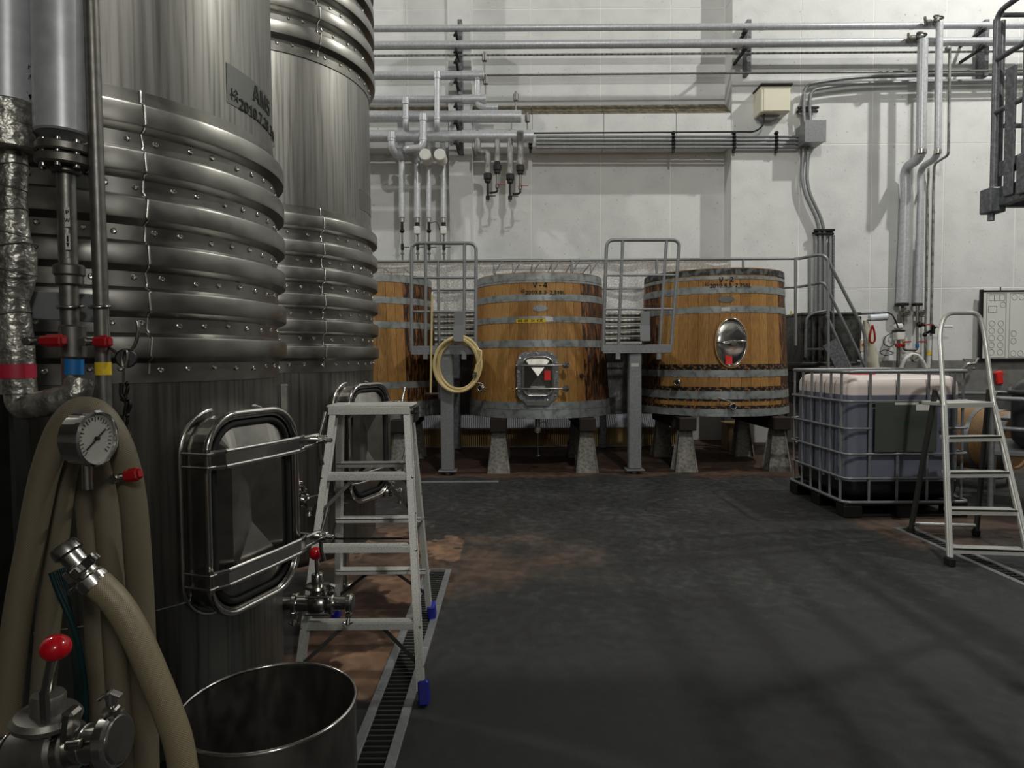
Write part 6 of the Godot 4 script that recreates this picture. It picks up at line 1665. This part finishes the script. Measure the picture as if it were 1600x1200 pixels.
	stuff(part(g, "scale_marks", marks, M.ink))
	part(g, "needle", B.new().beam(g0 - (u * 0.8 + Vector3.UP * 0.55).normalized() * 0.034 + ax * 0.003, g0 + (u * 0.8 + Vector3.UP * 0.55).normalized() * 0.028 + ax * 0.003, 0.0028, 0.001, (u * 0.55 - Vector3.UP * 0.8)).cyl(g0, g0 + ax * 0.006, 0.004, 10), M.ink)
	part(g, "siphon", B.new().tube(smooth([g0 - ax * 0.04, g0 - ax * 0.07, g0 - ax * 0.09 + Vector3(0, 0.03, -0.05), at(116, 628, 1.44)], 5), 0.008, 8), M.steel)
	part(g, "stem", B.new().cyl(g0 - ax * 0.02 + Vector3(0, -0.05, 0), g0 - ax * 0.02 + Vector3(0, -0.1, 0), 0.01, 10).box(g0 - ax * 0.046 + Vector3(0, 0.014, 0), Vector3(0.02, 0.02, 0.02), gb, 0.004), M.steel)


func clamp_ring(o: Node3D, p: Vector3, d: Vector3, r: float, nut: Vector3) -> void:
	# a sanitary clamp round a pipe, with a wing nut out at «nut»
	var k := part(o, "clamp", B.new().cyl(p - d * 0.011, p + d * 0.011, r, 24, 0.004), M.chrome)
	var n := nut.normalized()
	part(k, "clamp_bolt", B.new().cyl(p + n * r * 0.9, p + n * (r + 0.035), 0.005, 8).box(p + n * (r + 0.006), Vector3(0.018, 0.018, 0.024), B.along(n), 0.003), M.steel)
	part(k, "wing_nut", B.new().beam(p + n * (r + 0.03) - d * 0.02, p + n * (r + 0.042), 0.012, 0.006, n.cross(d), 0.002).beam(p + n * (r + 0.03) + d * 0.02, p + n * (r + 0.042), 0.012, 0.006, n.cross(d), 0.002).cyl(p + n * (r + 0.02), p + n * (r + 0.04), 0.009, 10), M.chrome)


func outlet_valve(called: String, label: String, p: Vector3, d: Vector3, k: float, ball: bool) -> void:
	# a ball valve that runs from p along d; k scales it
	var t := thing(called, label, "valve", p)
	part(t, "stub", B.new().cyl(p - d * 0.05 * k, p + d * 0.05 * k, 0.026 * k, 20).cyl(p - d * 0.06 * k, p - d * 0.02 * k, 0.05 * k, 20, 0.01, 0.03 * k), M.steel)
	clamp_ring(t, p + d * 0.06 * k, d, 0.042 * k, Vector3(0, -1, 0.3))
	part(t, "pipe", B.new().cyl(p + d * 0.06 * k, p + d * 0.13 * k, 0.033 * k, 20, 0.003), M.chrome)
	part(t, "body", B.new().lathe(Transform3D(B.along(d), p + d * 0.12 * k), [Vector2(0, 0), Vector2(0.04, 0), Vector2(0.045, 0.006), Vector2(0.048, 0.03), Vector2(0.045, 0.06), Vector2(0.04, 0.066), Vector2(0, 0.066)].map(func(q): return q * k), 20), M.steel)
	for a in 4:
		var o := Vector3(0, cos(a * PI / 2 + 0.7), sin(a * PI / 2 + 0.7)) * 0.047 * k
		part(t, "body_bolt", B.new().cyl(p + d * 0.11 * k + o, p + d * 0.2 * k + o, 0.0065 * k, 8, 0.001), M.chrome)
	clamp_ring(t, p + d * 0.205 * k, d, 0.043 * k, Vector3(0, 1, 0.2))
	part(t, "outlet", B.new().cyl(p + d * 0.2 * k, p + d * 0.27 * k, 0.027 * k, 20), M.chrome)
	clamp_ring(t, p + d * 0.275 * k, d, 0.04 * k, Vector3(0.0, -1, 0.4))
	part(t, "end_cap", B.new().cyl(p + d * 0.28 * k, p + d * 0.29 * k, 0.036 * k, 20, 0.003), M.steel)
	var q := p + d * 0.15 * k
	part(t, "bonnet", B.new().lathe(Transform3D(Basis(), q), [Vector2(0.03, 0.04), Vector2(0.03, 0.062), Vector2(0.05, 0.066), Vector2(0.046, 0.076), Vector2(0.024, 0.08), Vector2(0.024, 0.115), Vector2(0.02, 0.12), Vector2(0, 0.12)].map(func(w): return w * k), 18), M.steel)
	if ball:
		part(t, "handle", B.new().cyl(q + Vector3(0, 0.11, 0) * k, q + Vector3(-0.004, 0.19, 0.0) * k, 0.009 * k, 10, 0.0, 0.007 * k), M.chrome)
		part(t, "handle_ball", B.new().ball(q + Vector3(-0.005, 0.2, 0) * k, 0.026 * k, 20), M.red_ball)
	else:
		part(t, "lever", B.new().beam(q + Vector3(-0.005, 0.1, 0) * k, q + Vector3(-0.03, 0.2, 0.02) * k, 0.028 * k, 0.01 * k, Vector3.RIGHT, 0.003), M.orange)


func drum_and_valve() -> void:
	var c := Vector3(-0.645, 0, -1.65)
	var r := 0.222; var h := 0.5
	var t := thing("steel_drum", "open empty stainless drum on the floor at the bottom of the picture", "drum", c)
	part(t, "wall", B.new().lathe(Transform3D(Basis(), c), [Vector2(0, 0.01), Vector2(r - 0.015, 0.01), Vector2(r - 0.004, 0.0), Vector2(r, 0.012), Vector2(r, h - 0.006), Vector2(r - 0.004, h - 0.006), Vector2(r - 0.004, 0.03), Vector2(r - 0.02, 0.018), Vector2(0, 0.018)], 72), M.drum)
	part(t, "rolled_rim", B.new().ring(c + Vector3(0, h - 0.004, 0), Basis(), r - 0.001, 0.0055, 96, 10), M.chrome)
	outlet_valve("tank_outlet_valve", "chrome ball valve with dark red knob on the nearest tank's outlet", Vector3(-0.925, 0.435, -2.5), Vector3.RIGHT, 1.0, true)
	outlet_valve("tank_outlet_valve", "chrome valve with orange lever on the second tank, seen through the stepladder", Vector3(-0.88, 0.59, -3.86), Vector3.RIGHT, 0.72, false)
	outlet_valve("tank_outlet_valve", "sampling valve on the second tank, half hidden behind the nearest tank's door", at(450, 775, 3.18), Vector3(0.75, 0, 0.66).normalized(), 0.75, false)
	# big valve close to the camera, bottom left
	var D := 1.05
	var a := at(-60, 1190, D); var b := at(165, 1158, D)
	var d := (b - a).normalized()
	var v := thing("pump_valve", "big worn steel ball valve with bright red knob at the lower left corner", "valve", at(75, 1175, D))
	part(v, "pipe", B.new().cyl(a, b, 0.03, 24), M.steel)
	part(v, "body", B.new().cyl(at(22, 1180, D), at(98, 1168, D), 0.04, 24, 0.006), M.dull)
	part(v, "body_flange", B.new().cyl(at(100, 1168, D), at(118, 1165, D), 0.042, 24, 0.004).box(at(110, 1132, D - 0.02), Vector3(0.02, 0.055, 0.03), Basis(Vector3.BACK, -0.15), 0.005).cyl(at(104, 1165, D - 0.045), at(128, 1162, D - 0.045), 0.008, 10, 0.001), M.steel)
	part(v, "joint_line", B.new().ring(at(138, 1162, D), B.along(d), 0.0305, 0.002, 28, 6).ring(at(22, 1180, D), B.along(d), 0.038, 0.003, 28, 6), M.chrome)
	var bo := at(72, 1140, D)
	part(v, "bonnet", B.new().lathe(Transform3D(Basis(Vector3.BACK, -0.1), bo), [Vector2(0.026, -0.02), Vector2(0.026, 0.01), Vector2(0.05, 0.014), Vector2(0.052, 0.022), Vector2(0.046, 0.03), Vector2(0.026, 0.032), Vector2(0.026, 0.058), Vector2(0.023, 0.063), Vector2(0, 0.063)], 24), M.dull)
	var h0 := at(70, 1105, D - 0.03)
	part(v, "handle", B.new().box(h0 + Vector3(0, -0.012, 0.0), Vector3(0.016, 0.085, 0.008), Basis(Vector3.BACK, 0.02), 0.003).cyl(at(73, 1078, D - 0.03), at(84, 1024, D - 0.045), 0.0085, 14), M.steel)
	part(v, "handle_ball", B.new().ball(at(87, 1012, D - 0.05), 0.0225, 28, 0.9, Basis(Vector3.BACK, -0.2)), M.red_ball)
	clamp_ring(v, at(176, 1156, D), d, 0.046, Vector3(0.05, 1, 0.1))
	part(v, "end_disc", B.new().cyl(at(183, 1155, D), at(189, 1154, D), 0.038, 24, 0.003), M.steel)
